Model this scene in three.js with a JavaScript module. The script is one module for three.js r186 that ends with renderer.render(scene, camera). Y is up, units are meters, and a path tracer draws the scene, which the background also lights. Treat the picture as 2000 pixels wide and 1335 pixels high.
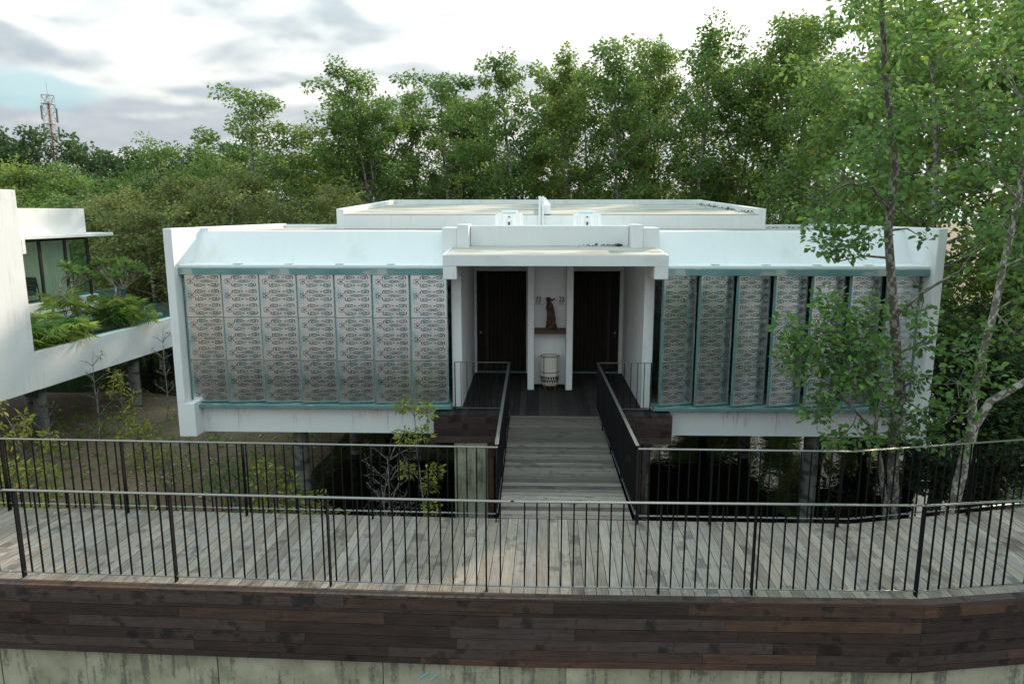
import * as THREE from 'three';
import { mergeGeometries } from 'three/addons/utils/BufferGeometryUtils.js';
import { TextGeometry } from 'three/addons/geometries/TextGeometry.js';
import { FontLoader } from 'three/addons/loaders/FontLoader.js';

// ---------------------------------------------------------------- camera, sky, sun, exposure
const scene = new THREE.Scene();
const camera = new THREE.PerspectiveCamera(2 * Math.atan(667.5 / 1400) * 180 / Math.PI, 1024 / 683, 0.1, 1500);
camera.position.set(0, 4.3, 0);
camera.rotation.set(-10.2 * Math.PI / 180, 1.6 * Math.PI / 180, 0, 'YXZ');
const renderer = new THREE.WebGLRenderer({ antialias: true });
renderer.toneMapping = THREE.LinearToneMapping;
renderer.toneMappingExposure = 1.27;
renderer.shadowMap.enabled = true;
const SUN = new THREE.Vector3(0.389, 0.358, -0.849).normalize();
const sun = new THREE.DirectionalLight(new THREE.Color().setRGB(1, 0.85, 0.68), 4.2);
sun.position.copy(SUN).multiplyScalar(120); sun.target.position.set(0, 0, -18);
sun.castShadow = true; sun.shadow.radius = 3; sun.shadow.mapSize.set(4096, 4096);
Object.assign(sun.shadow.camera, { left: -45, right: 45, top: 40, bottom: -40, near: 1, far: 260 });
scene.add(sun, sun.target);

// ---------------------------------------------------------------- noise
function rng(seed) { let a = seed >>> 0; return () => { a = (a + 0x6D2B79F5) | 0; let t = Math.imul(a ^ (a >>> 15), 1 | a); t = (t + Math.imul(t ^ (t >>> 7), 61 | t)) ^ t; return ((t ^ (t >>> 14)) >>> 0) / 4294967296; }; }
const LAT = new Float32Array(65536); { const r = rng(77); for (let i = 0; i < 65536; i++) LAT[i] = r(); }
const sm = t => t * t * (3 - 2 * t);
function vnoise(x, y, px = 256, py = 256) {
  const xi = Math.floor(x), yi = Math.floor(y), fx = sm(x - xi), fy = sm(y - yi);
  const m = (v, p) => ((v % p) + p) % p;
  const x0 = m(xi, px), x1 = m(xi + 1, px), y0 = m(yi, py) * 256, y1 = m(yi + 1, py) * 256;
  const a = LAT[(x0 + y0) & 65535], b = LAT[(x1 + y0) & 65535], c = LAT[(x0 + y1) & 65535], d = LAT[(x1 + y1) & 65535];
  return a + (b - a) * fx + (c - a) * fy + (a - b - c + d) * fx * fy;
}
function fbm(x, y, px, py, oct = 5) { let s = 0, w = 0.5, t = 0; for (let i = 0; i < oct; i++) { s += w * vnoise(x + i * 17, y + i * 31, px, py); t += w; w *= 0.55; x *= 2; y *= 2; px *= 2; py *= 2; } return s / t; }
const clamp = (v, a = 0, b = 1) => Math.min(b, Math.max(a, v));
const step = (a, b, v) => sm(clamp((v - a) / (b - a)));

// ---------------------------------------------------------------- sky
{
  const W = 2048, H = 1024, data = new Float32Array(W * H * 4);
  for (let j = 0; j < H; j++) for (let i = 0; i < W; i++) {
    const el = ((j + 0.5) / H - 0.5) * Math.PI, az = ((i + 0.5) / W - 0.5) * 2 * Math.PI;
    const e = Math.abs(el), dx = Math.cos(el) * Math.cos(az), dy = Math.sin(e), dz = Math.cos(el) * Math.sin(az);
    const k = 2.2 / (dy + 0.16), X = dx * k + 40, Z = dz * k + 40;
    const warp = fbm(X * 0.5, Z * 0.5, 256, 256, 3);
    const n = fbm(X * 0.95 + warp * 1.6, Z * 1.25 + warp * 1.2, 256, 256, 6);
    const n2 = fbm(X * 0.42 + 9, Z * 0.5 + 3, 256, 256, 4);
    const fine = fbm(X * 3.1, Z * 3.6, 256, 256, 4);
    const sd = dx * SUN.x + dy * SUN.y + dz * SUN.z, ang = Math.acos(clamp(sd, -1, 1));
    const glow = Math.exp(-ang * ang / 0.07) * 1.0 + Math.exp(-ang * ang / 0.4) * 0.14;
    const gap = step(0.56, 0.66, n2 * 0.7 + n * 0.3) * (1 - 0.6 * clamp(glow));
    const lit = step(0.41, 0.66, n) * 0.8 + (fine - 0.5) * 0.35;
    // cloud sheet: blue-grey bodies, cream edges; teal sky in the gaps
    let r = 0.49 + 0.53 * lit, g = 0.525 + 0.455 * lit, b = 0.56 + 0.36 * lit;
    r += (0.44 - r) * gap * 0.85; g += (0.63 - g) * gap * 0.85; b += (0.67 - b) * gap * 0.85;
    const w = 0.75 + 0.5 * lit;
    r += glow * w * 1.05; g += glow * w * 0.93; b += glow * w * 0.76;
    const over = 0.78 + 1.1 * dy, cool = dy;   // overcast air is brighter and bluer overhead than at the horizon
    r *= over * (1 - 0.27 * cool); g *= over * (1 + 0.02 * cool); b *= over * (1 + 0.06 * cool);
    const o = (j * W + i) * 4; data[o] = r; data[o + 1] = g; data[o + 2] = b; data[o + 3] = 1;
  }
  const sky = new THREE.DataTexture(data, W, H, THREE.RGBAFormat, THREE.FloatType);
  sky.mapping = THREE.EquirectangularReflectionMapping; sky.colorSpace = THREE.LinearSRGBColorSpace;
  sky.magFilter = THREE.LinearFilter; sky.minFilter = THREE.LinearFilter; sky.wrapS = THREE.RepeatWrapping; sky.needsUpdate = true;
  scene.background = sky; scene.environment = sky;
}

// ---------------------------------------------------------------- textures (size = metres per repeat)
function tex(n, fn, metres = 1, srgb = true, ny = n) {
  const d = new Uint8Array(n * ny * 4);
  for (let j = 0; j < ny; j++) for (let i = 0; i < n; i++) {
    const c = fn(i / n, j / ny), o = (j * n + i) * 4, a = typeof c === 'number' ? [c, c, c] : c;
    for (let k = 0; k < 3; k++) { let v = clamp(a[k]); if (srgb) v = v <= 0.0031308 ? v * 12.92 : 1.055 * Math.pow(v, 1 / 2.4) - 0.055; d[o + k] = Math.round(v * 255); } d[o + 3] = 255;
  }
  const t = new THREE.DataTexture(d, n, ny, THREE.RGBAFormat); t.wrapS = t.wrapT = THREE.RepeatWrapping;
  t.magFilter = THREE.LinearFilter; t.minFilter = THREE.LinearMipmapLinearFilter; t.generateMipmaps = true; t.anisotropy = 8;
  const mm = Array.isArray(metres) ? metres : [metres, metres]; t.repeat.set(1 / mm[0], 1 / mm[1]);
  if (srgb) t.colorSpace = THREE.SRGBColorSpace; t.needsUpdate = true; return t;
}
const mix3 = (a, b, t) => [a[0] + (b[0] - a[0]) * t, a[1] + (b[1] - a[1]) * t, a[2] + (b[2] - a[2]) * t];
// wood: grain runs along u
function woodTex(dark, light, stain, amount, metres = 1.4) {
  return tex(512, (u, v) => {
    const g = fbm(u * 4, v * 64, 4, 64, 4), f = fbm(u * 10, v * 128, 10, 128, 2), p = fbm(u * 5, v * 5, 5, 5, 4);
    let c = mix3(dark, light, clamp(0.2 + 0.5 * g + 0.3 * f + 0.5 * (p - 0.5)));
    return mix3(c, stain, amount * step(0.56, 0.72, p));
  }, metres);
}
const T = {
  deck: woodTex([0.125, 0.100, 0.082], [0.46, 0.385, 0.325], [0.085, 0.072, 0.064], 0.65),
  fascia: woodTex([0.020, 0.013, 0.011], [0.098, 0.066, 0.055], [0.013, 0.012, 0.011], 0.75),
  porch: woodTex([0.014, 0.013, 0.012], [0.048, 0.043, 0.040], [0.012, 0.012, 0.012], 0.5),
  woodBump: tex(512, (u, v) => fbm(u * 4, v * 64, 4, 64, 4) * 0.6 + fbm(u * 10, v * 128, 10, 128, 2) * 0.4, 1.4, false),
  plaster: tex(512, (u, v) => {
    const n = fbm(u * 6, v * 6, 6, 6, 5), st = fbm(u * 40, v * 2, 40, 2, 3), s = 0.80 + 0.07 * (n - 0.5) - 0.09 * step(0.55, 0.8, st) * step(0.42, 0.65, n), d = step(0.6, 0.75, fbm(u * 4 + 7, v * 4, 4, 4, 6)) * 0.07;
    return [s - d * 0.8, s - d * 0.9, s - d * 1.1];
  }, 3.2),
  plasterBump: tex(256, (u, v) => fbm(u * 40, v * 40, 40, 40, 4), 1, false),
  drips: tex(1024, (u, v) => {   // rust runs below the steel sill: v = 1 at the top
    const n = fbm(u * 12, v * 1.5, 12, 2, 4), s = 0.79 + 0.05 * (n - 0.5);
    const where = step(0.38, 0.58, fbm(u * 14, 0.5, 14, 1, 3)), line = step(0.45, 0.72, fbm(u * 220, v * 2, 220, 2, 3));
    const len = fbm(u * 60, 0.3, 60, 1, 2), reach = step(0, 0.5, v - (0.75 - len));
    return mix3([s, s * 1.005, s], [0.42, 0.26, 0.17], clamp(where * line * reach * 0.5));
  }, [6, 0.62], true, 256),
  screed: tex(512, (u, v) => {
    const n = fbm(u * 5, v * 5, 5, 5, 5), m = fbm(u * 3 + 5, v * 9, 3, 9, 4);
    return mix3(mix3([0.40, 0.36, 0.30], [0.55, 0.52, 0.47], n), [0.22, 0.19, 0.15], step(0.52, 0.75, m) * 0.8);
  }, 4),
  concrete: tex(512, (u, v) => {
    const n = fbm(u * 6, v * 6, 6, 6, 5), run = fbm(u * 40, v * 3, 40, 3, 5) * 0.75 + fbm(u * 60, v * 60, 60, 60, 3) * 0.25, m = fbm(u * 5 + 3, v * 5, 5, 5, 6);
    let c = mix3([0.24, 0.215, 0.145], [0.56, 0.52, 0.39], n);
    c = mix3(c, [0.05, 0.05, 0.035], step(0.48, 0.64, run) * 0.6 * step(0.35, 0.6, m));
    return mix3(c, [0.10, 0.14, 0.07], step(0.57, 0.7, m) * 0.35);
  }, 1.9),
  column: tex(256, (u, v) => { const n = fbm(u * 10, v * 4, 10, 4, 5), m = fbm(u * 3, v * 8, 3, 8, 4); return mix3(mix3([0.09, 0.09, 0.085], [0.26, 0.26, 0.245], n), [0.06, 0.065, 0.05], step(0.5, 0.7, m)); }, 1.2),
  mud: tex(1024, (u, v) => {
    const n = fbm(u * 7, v * 7, 7, 7, 6), f = fbm(u * 90, v * 90, 90, 90, 3), l = fbm(u * 160, v * 110, 160, 110, 2), g = fbm(u * 5 + 9, v * 5, 5, 5, 4);
    let c = mix3([0.055, 0.036, 0.022], [0.24, 0.165, 0.10], clamp(0.55 * n + 0.45 * f));
    c = mix3(c, [0.20, 0.16, 0.09], step(0.72, 0.8, l));
    return mix3(c, [0.06, 0.075, 0.02], step(0.55, 0.68, g) * step(0.45, 0.6, f) * 0.8);
  }, 6),
  mudBump: tex(512, (u, v) => fbm(u * 30, v * 30, 30, 30, 5), 3, false),
  steel: tex(512, (u, v) => { const n = fbm(u * 4, v * 4, 4, 4, 5), s = fbm(u * 16, v * 3, 16, 3, 4); return mix3(mix3([0.80, 0.805, 0.80], [0.90, 0.89, 0.87], n), [0.42, 0.64, 0.66], step(0.42, 0.7, s) * 0.75); }, 1.7),  // teal patches paint blue-green reflected light into the sheets, mottled like patina
  steelRough: tex(512, (u, v) => 0.20 + 0.14 * fbm(u * 5, v * 5, 5, 5, 4), 1.3, false),
  patinaSunPatch: tex(512, (u, v) => { const n = fbm(u * 5, v * 7, 5, 7, 5), m = fbm(u * 3 + 4, v * 3, 3, 3, 4); return mix3(mix3([0.10, 0.22, 0.22], [0.22, 0.36, 0.35], n), [0.5, 0.52, 0.5], step(0.56, 0.66, m) * 0.85); }, 2.1),  // teal patina; the pale patches are sunlit spots painted into the colour
  bark: tex(256, (u, v) => { const n = fbm(u * 6, v * 6, 6, 6, 5), b = fbm(u * 9, v * 8, 9, 8, 4); return mix3(mix3([0.05, 0.042, 0.035], [0.20, 0.175, 0.15], n), [0.40, 0.38, 0.34], step(0.53, 0.6, b) * 0.85); }, [0.5, 0.6]),
  water: tex(512, (u, v) => fbm(u * 12, v * 12, 12, 12, 4), 5, false),
};

// ---------------------------------------------------------------- materials
const std = o => new THREE.MeshStandardMaterial(o), phy = o => new THREE.MeshPhysicalMaterial(o);
const lin = (r, g, b) => new THREE.Color().setRGB(r, g, b);
const tint = (k, w = 0) => lin(k * (1 + w), k, k * (1 - w));
const M = {
  plaster: std({ map: T.plaster, bumpMap: T.plasterBump, bumpScale: 0.0015, roughness: 0.85 }),
  drips: std({ map: T.drips, roughness: 0.85 }),
  screed: std({ map: T.screed, roughness: 0.9 }),
  concrete: std({ map: T.concrete, bumpMap: T.plasterBump, bumpScale: 0.004, roughness: 0.9 }),
  column: std({ map: T.column, bumpMap: T.plasterBump, bumpScale: 0.004, roughness: 0.9 }),
  mud: std({ map: T.mud, bumpMap: T.mudBump, bumpScale: 0.05, roughness: 0.95 }),
  water: phy({ color: lin(0.006, 0.007, 0.006), roughness: 0.03, ior: 1.33, bumpMap: T.water, bumpScale: 0.006 }),
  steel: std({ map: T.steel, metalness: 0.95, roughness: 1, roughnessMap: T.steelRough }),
  patinaSunPatch: std({ map: T.patinaSunPatch, metalness: 0.3, roughness: 0.6 }),
  black: phy({ color: lin(0.007, 0.007, 0.008), roughness: 0.7, specularIntensity: 0.3 }),
  rail: std({ color: lin(0.27, 0.26, 0.245), roughness: 0.38, metalness: 0.9 }),
  doorWood: phy({ map: T.porch, color: tint(0.75, 0.1), roughness: 0.8, specularIntensity: 0.35, bumpMap: T.woodBump, bumpScale: 0.002 }),
  shelfWood: std({ map: T.fascia, color: lin(1.3, 0.8, 0.75), roughness: 0.6 }),
  glass: phy({ color: lin(0.86, 0.95, 0.92), transmission: 1, thickness: 0, roughness: 0.02, ior: 1.5 }),
  greenGlass: phy({ color: lin(0.66, 0.82, 0.76), transmission: 1, thickness: 0, roughness: 0.02, ior: 1.5 }),
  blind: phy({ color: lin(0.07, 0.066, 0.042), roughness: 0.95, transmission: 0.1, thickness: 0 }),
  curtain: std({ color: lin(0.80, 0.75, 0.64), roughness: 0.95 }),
  darkFrame: std({ color: lin(0.02, 0.018, 0.016), roughness: 0.5 }),
  interior: std({ color: lin(0.12, 0.10, 0.08), roughness: 0.9 }),
  letter: std({ color: lin(0.015, 0.02, 0.022), roughness: 0.6 }),
  bark: std({ map: T.bark, bumpMap: T.plasterBump, bumpScale: 0.01, roughness: 0.95 }),
  paleBark: std({ map: T.bark, color: lin(1.35, 1.3, 1.25), roughness: 0.95 }),
  mainBark: std({ map: T.bark, color: lin(0.8, 0.76, 0.72), bumpMap: T.plasterBump, bumpScale: 0.01, roughness: 0.95 }),
  darkBark: std({ map: T.bark, color: lin(0.5, 0.48, 0.45), roughness: 0.95 }),
  red: std({ color: lin(0.30, 0.10, 0.085), roughness: 0.6 }), mastHazeWhite: std({ color: lin(0.5, 0.48, 0.47), roughness: 0.6 }),  // mast red and white are muted: distance haze mixed into the paint colour
  antenna: std({ color: lin(0.12, 0.16, 0.17), roughness: 0.6 }),
  plastic: std({ color: lin(0.80, 0.82, 0.82), roughness: 0.45 }),
  cushion: std({ color: lin(0.06, 0.065, 0.065), roughness: 0.95 }), paleCushion: std({ color: lin(0.55, 0.52, 0.46), roughness: 0.95 }),
  basket: std({ color: lin(0.68, 0.64, 0.56), roughness: 0.85 }), cane: std({ color: lin(0.20, 0.10, 0.05), roughness: 0.7 }),
  carved: std({ map: T.bark, color: lin(0.32, 0.19, 0.12), roughness: 0.8, bumpMap: T.plasterBump, bumpScale: 0.02 }),
  paving: std({ map: T.column, color: lin(0.55, 0.6, 0.62), roughness: 0.8 }),
  pool: std({ color: lin(0.10, 0.22, 0.24), roughness: 0.6 }),
};
const variants = (map, list, extra = {}) => list.map(c => phy({ map, color: lin(...c), roughness: 0.85, specularIntensity: 0.5, bumpMap: T.woodBump, bumpScale: 0.003, ...extra }));
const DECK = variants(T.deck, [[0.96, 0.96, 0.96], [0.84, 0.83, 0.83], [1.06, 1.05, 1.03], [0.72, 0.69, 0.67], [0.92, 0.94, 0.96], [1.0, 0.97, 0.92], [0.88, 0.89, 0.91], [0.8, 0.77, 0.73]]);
const FASC = variants(T.fascia, [[1, 1, 1], [1.25, 1.1, 1.02], [0.7, 0.7, 0.72], [1.6, 1.3, 1.1], [0.85, 0.8, 0.8], [1.25, 1.3, 1.35]]);
const PORCH = variants(T.porch, [[1, 1, 1], [0.8, 0.8, 0.8], [1.2, 1.2, 1.2], [0.65, 0.65, 0.68], [1.4, 1.35, 1.3]]);
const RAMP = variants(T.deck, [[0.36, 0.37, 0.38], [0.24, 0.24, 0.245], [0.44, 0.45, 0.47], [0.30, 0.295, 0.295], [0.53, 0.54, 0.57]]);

// ---------------------------------------------------------------- builders
const used = {};
function numbered(name) { const k = used[name] = (used[name] ?? -1) + 1; return k ? `${name}_${String(k).padStart(3, '0')}` : name; }
function thing(name, label, category, group, p = [0, 0, 0], ry = 0) {
  const o = new THREE.Group(); o.name = numbered(name); o.position.set(...p); o.rotation.y = ry; o.userData = { label, category };
  if (group) o.userData.group = group; scene.add(o); return o;
}
function part(parent, name, geo, mat, label) { const m = new THREE.Mesh(geo, mat); m.name = name; if (label) m.userData.label = label; parent.add(m); return m; }
function structure(name, geo, mat) { const m = new THREE.Mesh(geo, mat); m.name = name; m.userData = { kind: 'structure' }; scene.add(m); return m; }
function copy(o, label) { const c = o.clone(); c.name = numbered(o.name.replace(/_\d{3}$/, '')); c.userData = { ...o.userData }; if (label) c.userData.label = label; scene.add(c); return c; }
// hexahedron from 8 corners (bottom 4, top 4, counter-clockwise seen from above), edges chamfered by moving nothing: flat faces, uv in metres
function hexa(c, uo = 0, vo = 0, along = null) {
  const F = [[4, 5, 6, 7], [3, 2, 1, 0], [0, 1, 5, 4], [1, 2, 6, 5], [2, 3, 7, 6], [3, 0, 4, 7]], P = [], N = [], U = [];
  const a = new THREE.Vector3(), b = new THREE.Vector3(), n = new THREE.Vector3();
  for (const f of F) {
    const q = f.map(i => new THREE.Vector3(...c[i]));
    n.crossVectors(a.subVectors(q[1], q[0]), b.subVectors(q[3], q[0])).normalize();
    const ax = Math.abs(n.x), ay = Math.abs(n.y), az = Math.abs(n.z);
    for (const i of [0, 1, 2, 0, 2, 3]) {
      const p = q[i]; P.push(p.x, p.y, p.z); N.push(n.x, n.y, n.z);
      let u, v; if (ay >= ax && ay >= az) { u = p.x; v = -p.z; } else if (ax >= az) { u = -p.z; v = p.y; } else { u = p.x; v = p.y; }
      if (along === 'z') { if (ay >= ax && ay >= az) { const t = u; u = v; v = t; } else if (az > ax) { const t = u; u = v; v = t; } }
      if (along === 'y' && !(ay >= ax && ay >= az)) { const t = u; u = v; v = t; }
      U.push(u + uo, v + vo);
    }
  }
  const g = new THREE.BufferGeometry(); g.setAttribute('position', new THREE.Float32BufferAttribute(P, 3)); g.setAttribute('normal', new THREE.Float32BufferAttribute(N, 3)); g.setAttribute('uv', new THREE.Float32BufferAttribute(U, 2)); return g;
}
const box = (x0, x1, y0, y1, z0, z1, uo, vo, along) => hexa([[x0, y0, z1], [x1, y0, z1], [x1, y0, z0], [x0, y0, z0], [x0, y1, z1], [x1, y1, z1], [x1, y1, z0], [x0, y1, z0]], uo, vo, along);
// box with chamfered long edges and corners
function cbox(x0, x1, y0, y1, z0, z1, c = 0.012, uo = 0, vo = 0) {
  const P = [], N = [], U = [], lo = [x0, y0, z0], hi = [x1, y1, z1];
  const pt = (s, ax) => s.map((v, i) => (v > 0 ? hi[i] - (i === ax ? 0 : c) : lo[i] + (i === ax ? 0 : c)));
  const mid = lo.map((v, i) => (v + hi[i]) / 2), e1 = new THREE.Vector3(), e2 = new THREE.Vector3(), n = new THREE.Vector3();
  const poly = pts => {
    n.crossVectors(e1.set(...pts[1].map((v, i) => v - pts[0][i])), e2.set(...pts[2].map((v, i) => v - pts[0][i])));
    const ctr = [0, 1, 2].map(i => pts.reduce((s, p) => s + p[i], 0) / pts.length - mid[i]);
    if (n.x * ctr[0] + n.y * ctr[1] + n.z * ctr[2] < 0) { pts = pts.slice().reverse(); n.negate(); } n.normalize();
    const ax = Math.abs(n.x), ay = Math.abs(n.y), az = Math.abs(n.z);
    for (let k = 1; k < pts.length - 1; k++) for (const p of [pts[0], pts[k], pts[k + 1]]) {
      P.push(...p); N.push(n.x, n.y, n.z);
      if (ay >= ax && ay >= az) U.push(p[0] + uo, -p[2] + vo); else if (ax >= az) U.push(-p[2] + uo, p[1] + vo); else U.push(p[0] + uo, p[1] + vo);
    }
  };
  for (let ax = 0; ax < 3; ax++) for (const s of [-1, 1]) {
    const a = (ax + 1) % 3, b = (ax + 2) % 3, v = (p, q) => { const r = [0, 0, 0]; r[ax] = s; r[a] = p; r[b] = q; return pt(r, ax); };
    poly([v(-1, -1), v(1, -1), v(1, 1), v(-1, 1)]);
    if (s > 0) for (const p of [-1, 1]) for (const q of [-1, 1]) {   // the four edges along ax
      const w = (t, face) => { const r = [0, 0, 0]; r[ax] = t; r[a] = p; r[b] = q; return pt(r, face); };
      poly([w(-1, a), w(1, a), w(1, b), w(-1, b)]);
    }
  }
  for (const i of [-1, 1]) for (const j of [-1, 1]) for (const k of [-1, 1]) poly([pt([i, j, k], 0), pt([i, j, k], 1), pt([i, j, k], 2)]);
  const g = new THREE.BufferGeometry(); g.setAttribute('position', new THREE.Float32BufferAttribute(P, 3)); g.setAttribute('normal', new THREE.Float32BufferAttribute(N, 3)); g.setAttribute('uv', new THREE.Float32BufferAttribute(U, 2)); return g;
}
function cyl(r0, r1, h, seg = 16, x = 0, y = 0, z = 0) { const g = new THREE.CylinderGeometry(r1, r0, h, seg); const u = g.attributes.uv; for (let i = 0; i < u.count; i++) u.setXY(i, u.getX(i) * 2 * Math.PI * Math.max(r0, r1), u.getY(i) * h); g.translate(x, y + h / 2, z); return g.toNonIndexed(); }
// tapered tube through points [[x,y,z,r]...]
function limb(pts, sides = 5) {
  const P = [], N = [], U = [], I = [], up = new THREE.Vector3(), d = new THREE.Vector3(), a = new THREE.Vector3(), b = new THREE.Vector3(); let L = 0;
  pts.forEach((p, i) => {
    const q = pts[Math.min(i + 1, pts.length - 1)], o = pts[Math.max(i - 1, 0)]; d.set(q[0] - o[0], q[1] - o[1], q[2] - o[2]).normalize();
    up.set(Math.abs(d.y) > 0.9 ? 1 : 0, Math.abs(d.y) > 0.9 ? 0 : 1, 0); a.crossVectors(d, up).normalize(); b.crossVectors(d, a);
    if (i) L += Math.hypot(p[0] - o[0], p[1] - o[1], p[2] - o[2]);
    for (let k = 0; k <= sides; k++) { const t = k / sides * 2 * Math.PI, c = Math.cos(t), s = Math.sin(t), nx = a.x * c + b.x * s, ny = a.y * c + b.y * s, nz = a.z * c + b.z * s; P.push(p[0] + nx * p[3], p[1] + ny * p[3], p[2] + nz * p[3]); N.push(nx, ny, nz); U.push(k / sides * 0.5, L); }
    if (i) for (let k = 0; k < sides; k++) { const m = (i - 1) * (sides + 1) + k, w = m + sides + 1; I.push(m, m + 1, w, m + 1, w + 1, w); }
  });
  const g = new THREE.BufferGeometry(); g.setAttribute('position', new THREE.Float32BufferAttribute(P, 3)); g.setAttribute('normal', new THREE.Float32BufferAttribute(N, 3)); g.setAttribute('uv', new THREE.Float32BufferAttribute(U, 2)); g.setIndex(I); return g.toNonIndexed();
}
const bar = (p, q, r, sides = 4) => limb([[...p, r], [...q, r]], sides);

// ---------------------------------------------------------------- ground and water
const bank = (x, z) => {   // mud bank on the left, forest floor behind, deep under water elsewhere
  const n = fbm(x * 0.18 + 50, z * 0.18 + 50, 256, 256, 4) - 0.5;
  const left = step(-3.6, -8.2, x + n * 3.5 + (z + 16) * 0.10) * step(-30, -25, z + n * 3), rear = step(-33, -40, z + n * 5), far = step(-16, -24, x) * step(-20, -30, z);
  return -3.6 + 0.92 * Math.max(left, rear, far) + 0.22 * left * step(-8, -14, x) + 0.16 * n;
};
{
  const g = new THREE.PlaneGeometry(1, 1, 220, 220), p = g.attributes.position, u = g.attributes.uv, w = t => Math.sign(t) * (45 * Math.abs(t) + 600 * Math.abs(t) ** 5);
  for (let i = 0; i < p.count; i++) { const x = w(p.getX(i) * 2), z = -22 - w(p.getY(i) * 2); p.setXYZ(i, x, bank(x, z), z); u.setXY(i, x, -z); }
  g.computeVertexNormals(); structure('ground', g, M.mud);
  const wg = new THREE.PlaneGeometry(1300, 1300); wg.rotateX(-Math.PI / 2); const wu = wg.attributes.uv; for (let i = 0; i < wu.count; i++) wu.setXY(i, wu.getX(i) * 1300, wu.getY(i) * 1300);
  structure('water', wg, M.water).position.set(0, -2.98, -22);
}

// ---------------------------------------------------------------- villa
const villa = thing('villa', 'white flat-roofed villa with patterned metal screens and a porch between two doors', 'villa');
{
  const V = villa, pl = (n, ...a) => part(V, n, cbox(...a), M.plaster);
  const XL = -7.76, XR = 8.47;
  // fins at both ends with the thicker feet
  pl('end_wall', XL, XL + 0.18, 0.2, 3.98, -22.2, -15.0); pl('end_wall_foot', XL, XL + 0.38, -0.56, 0.2, -16.2, -15.0);
  pl('end_wall', XR - 0.18, XR, 0.2, 3.99, -22.2, -15.0); pl('end_wall_foot', XR - 0.38, XR, -0.58, 0.2, -16.2, -15.0);
  pl('roof_pilaster', XL + 0.18, XL + 0.34, 3.6, 3.97, -16.73, -16.39); pl('roof_pilaster', XR - 0.34, XR - 0.18, 3.6, 3.98, -16.73, -16.39);
  for (const [a, b] of [[XL + 0.18, -1.77], [2.67, XR - 0.18]]) {
    // sloped fascia, ledge, roof sheet, base beam
    part(V, 'fascia', hexa([[a, 3.21, -15.91], [b, 3.21, -15.91], [b, 3.21, -16.9], [a, 3.21, -16.9], [a, 3.89, -16.4], [b, 3.89, -16.4], [b, 3.89, -16.9], [a, 3.89, -16.9]]), M.plaster);
    pl('ledge', a, b, 3.14, 3.21, -16.9, -15.2);
    pl('roof_slab', a, b, 3.4, 3.84, -22, -16.9);
    part(V, 'roof_screed', box(a, b, 3.84, 3.855, -22, -16.9), M.screed);
    pl('rear_parapet', a, b, 3.4, 3.955, -22.2, -22);
    const bg = box(a, b, -0.56, 0.04, -15.62, -15.4); const uv = bg.attributes.uv; for (let i = 0; i < uv.count; i++) uv.setY(i, uv.getY(i) + 0.58);
    part(V, 'base_beam', bg, M.drips);
    part(V, 'top_channel', cbox(a, b + (a < 0 ? 0.02 : 0), 3.0, 3.139, -15.42, -15.16, 0.006), M.patinaSunPatch);
    part(V, 'bottom_channel', cbox(a + (a < 0 ? 0.2 : 0), b - (a > 0 ? 0.2 : 0), 0.045, 0.125, -15.6, -15.2, 0.006), M.patinaSunPatch);
    for (let k = 0; k < 4; k++) { const x = a + (b - a) * (0.2 + 0.19 * k); part(V, 'fixing_plate', box(x, x + 0.16, 3.2105, 3.222, -15.4, -15.25), M.patinaSunPatch); }
    // glazing and curtains behind the screens
    const n = 4, w = (b - a) / n;
    for (let k = 0; k < n; k++) {
      const win = part(V, 'window', mergeGeometries([box(a + k * w + 0.001, a + k * w + 0.06, 0.1, 3.13, -16.75, -16.66), box(a + (k + 1) * w - 0.06, a + (k + 1) * w - 0.001, 0.1, 3.13, -16.75, -16.66), box(a + k * w + 0.06, a + (k + 1) * w - 0.06, 3.05, 3.13, -16.75, -16.66), box(a + k * w + 0.06, a + (k + 1) * w - 0.06, 0.1, 0.18, -16.75, -16.66)]), M.darkFrame);
      part(win, 'pane', box(a + k * w + 0.06, a + (k + 1) * w - 0.06, 0.18, 3.05, -16.71, -16.70), M.glass);
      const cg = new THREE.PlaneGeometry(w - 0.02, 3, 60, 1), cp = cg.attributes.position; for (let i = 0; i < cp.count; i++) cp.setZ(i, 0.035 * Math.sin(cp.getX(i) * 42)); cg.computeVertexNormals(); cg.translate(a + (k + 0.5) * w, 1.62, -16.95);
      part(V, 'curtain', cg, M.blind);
    }
  }
  // floor slab, rear and inner walls
  part(V, 'floor_slab', box(XL + 0.2, XR - 0.2, -0.5, -0.06, -27.4, -15.63), M.concrete);
  pl('rear_wall', XL, XR, -0.05, 3.39, -27.6, -27.4); pl('side_wall', XL, XL + 0.18, -0.05, 3.4, -27.39, -22.21); pl('side_wall', XR - 0.18, XR, -0.05, 3.4, -27.39, -22.21);
  part(V, 'inner_roof', box(XL + 0.2, XR - 0.2, 3.3, 3.39, -27.39, -22.21), M.interior);
  // raised middle roof
  const y0 = 4.27, y1 = 4.63, zf = -20, zb = -27.5, L = -5.42, R = 6.36;
  pl('upper_front_wall', L, R, 3.86, y0 - 0.02, zf - 0.2, zf);
  const slope = (n, a, b, lo, hi, mat) => part(V, n, hexa([[a, lo, zf - 0.002], [b, lo, zf - 0.002], [b, lo, zb], [a, lo, zb], [a, y0 + hi, zf - 0.002], [b, y0 + hi, zf - 0.002], [b, y1 + hi, zb], [a, y1 + hi, zb]]), mat);
  slope('upper_roof', L + 0.2, R - 0.2, 4.0, 0, M.screed);
  slope('upper_parapet', L, L + 0.199, 3.86, 0.14, M.plaster); slope('upper_parapet', R - 0.199, R, 3.86, 0.14, M.plaster);
  slope('roof_divider', 0.32, 0.50, 4.0, 0.24, M.plaster);
  pl('upper_rear_parapet', L, R, 3.4, y1 + 0.16, zb - 0.2, zb);
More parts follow.
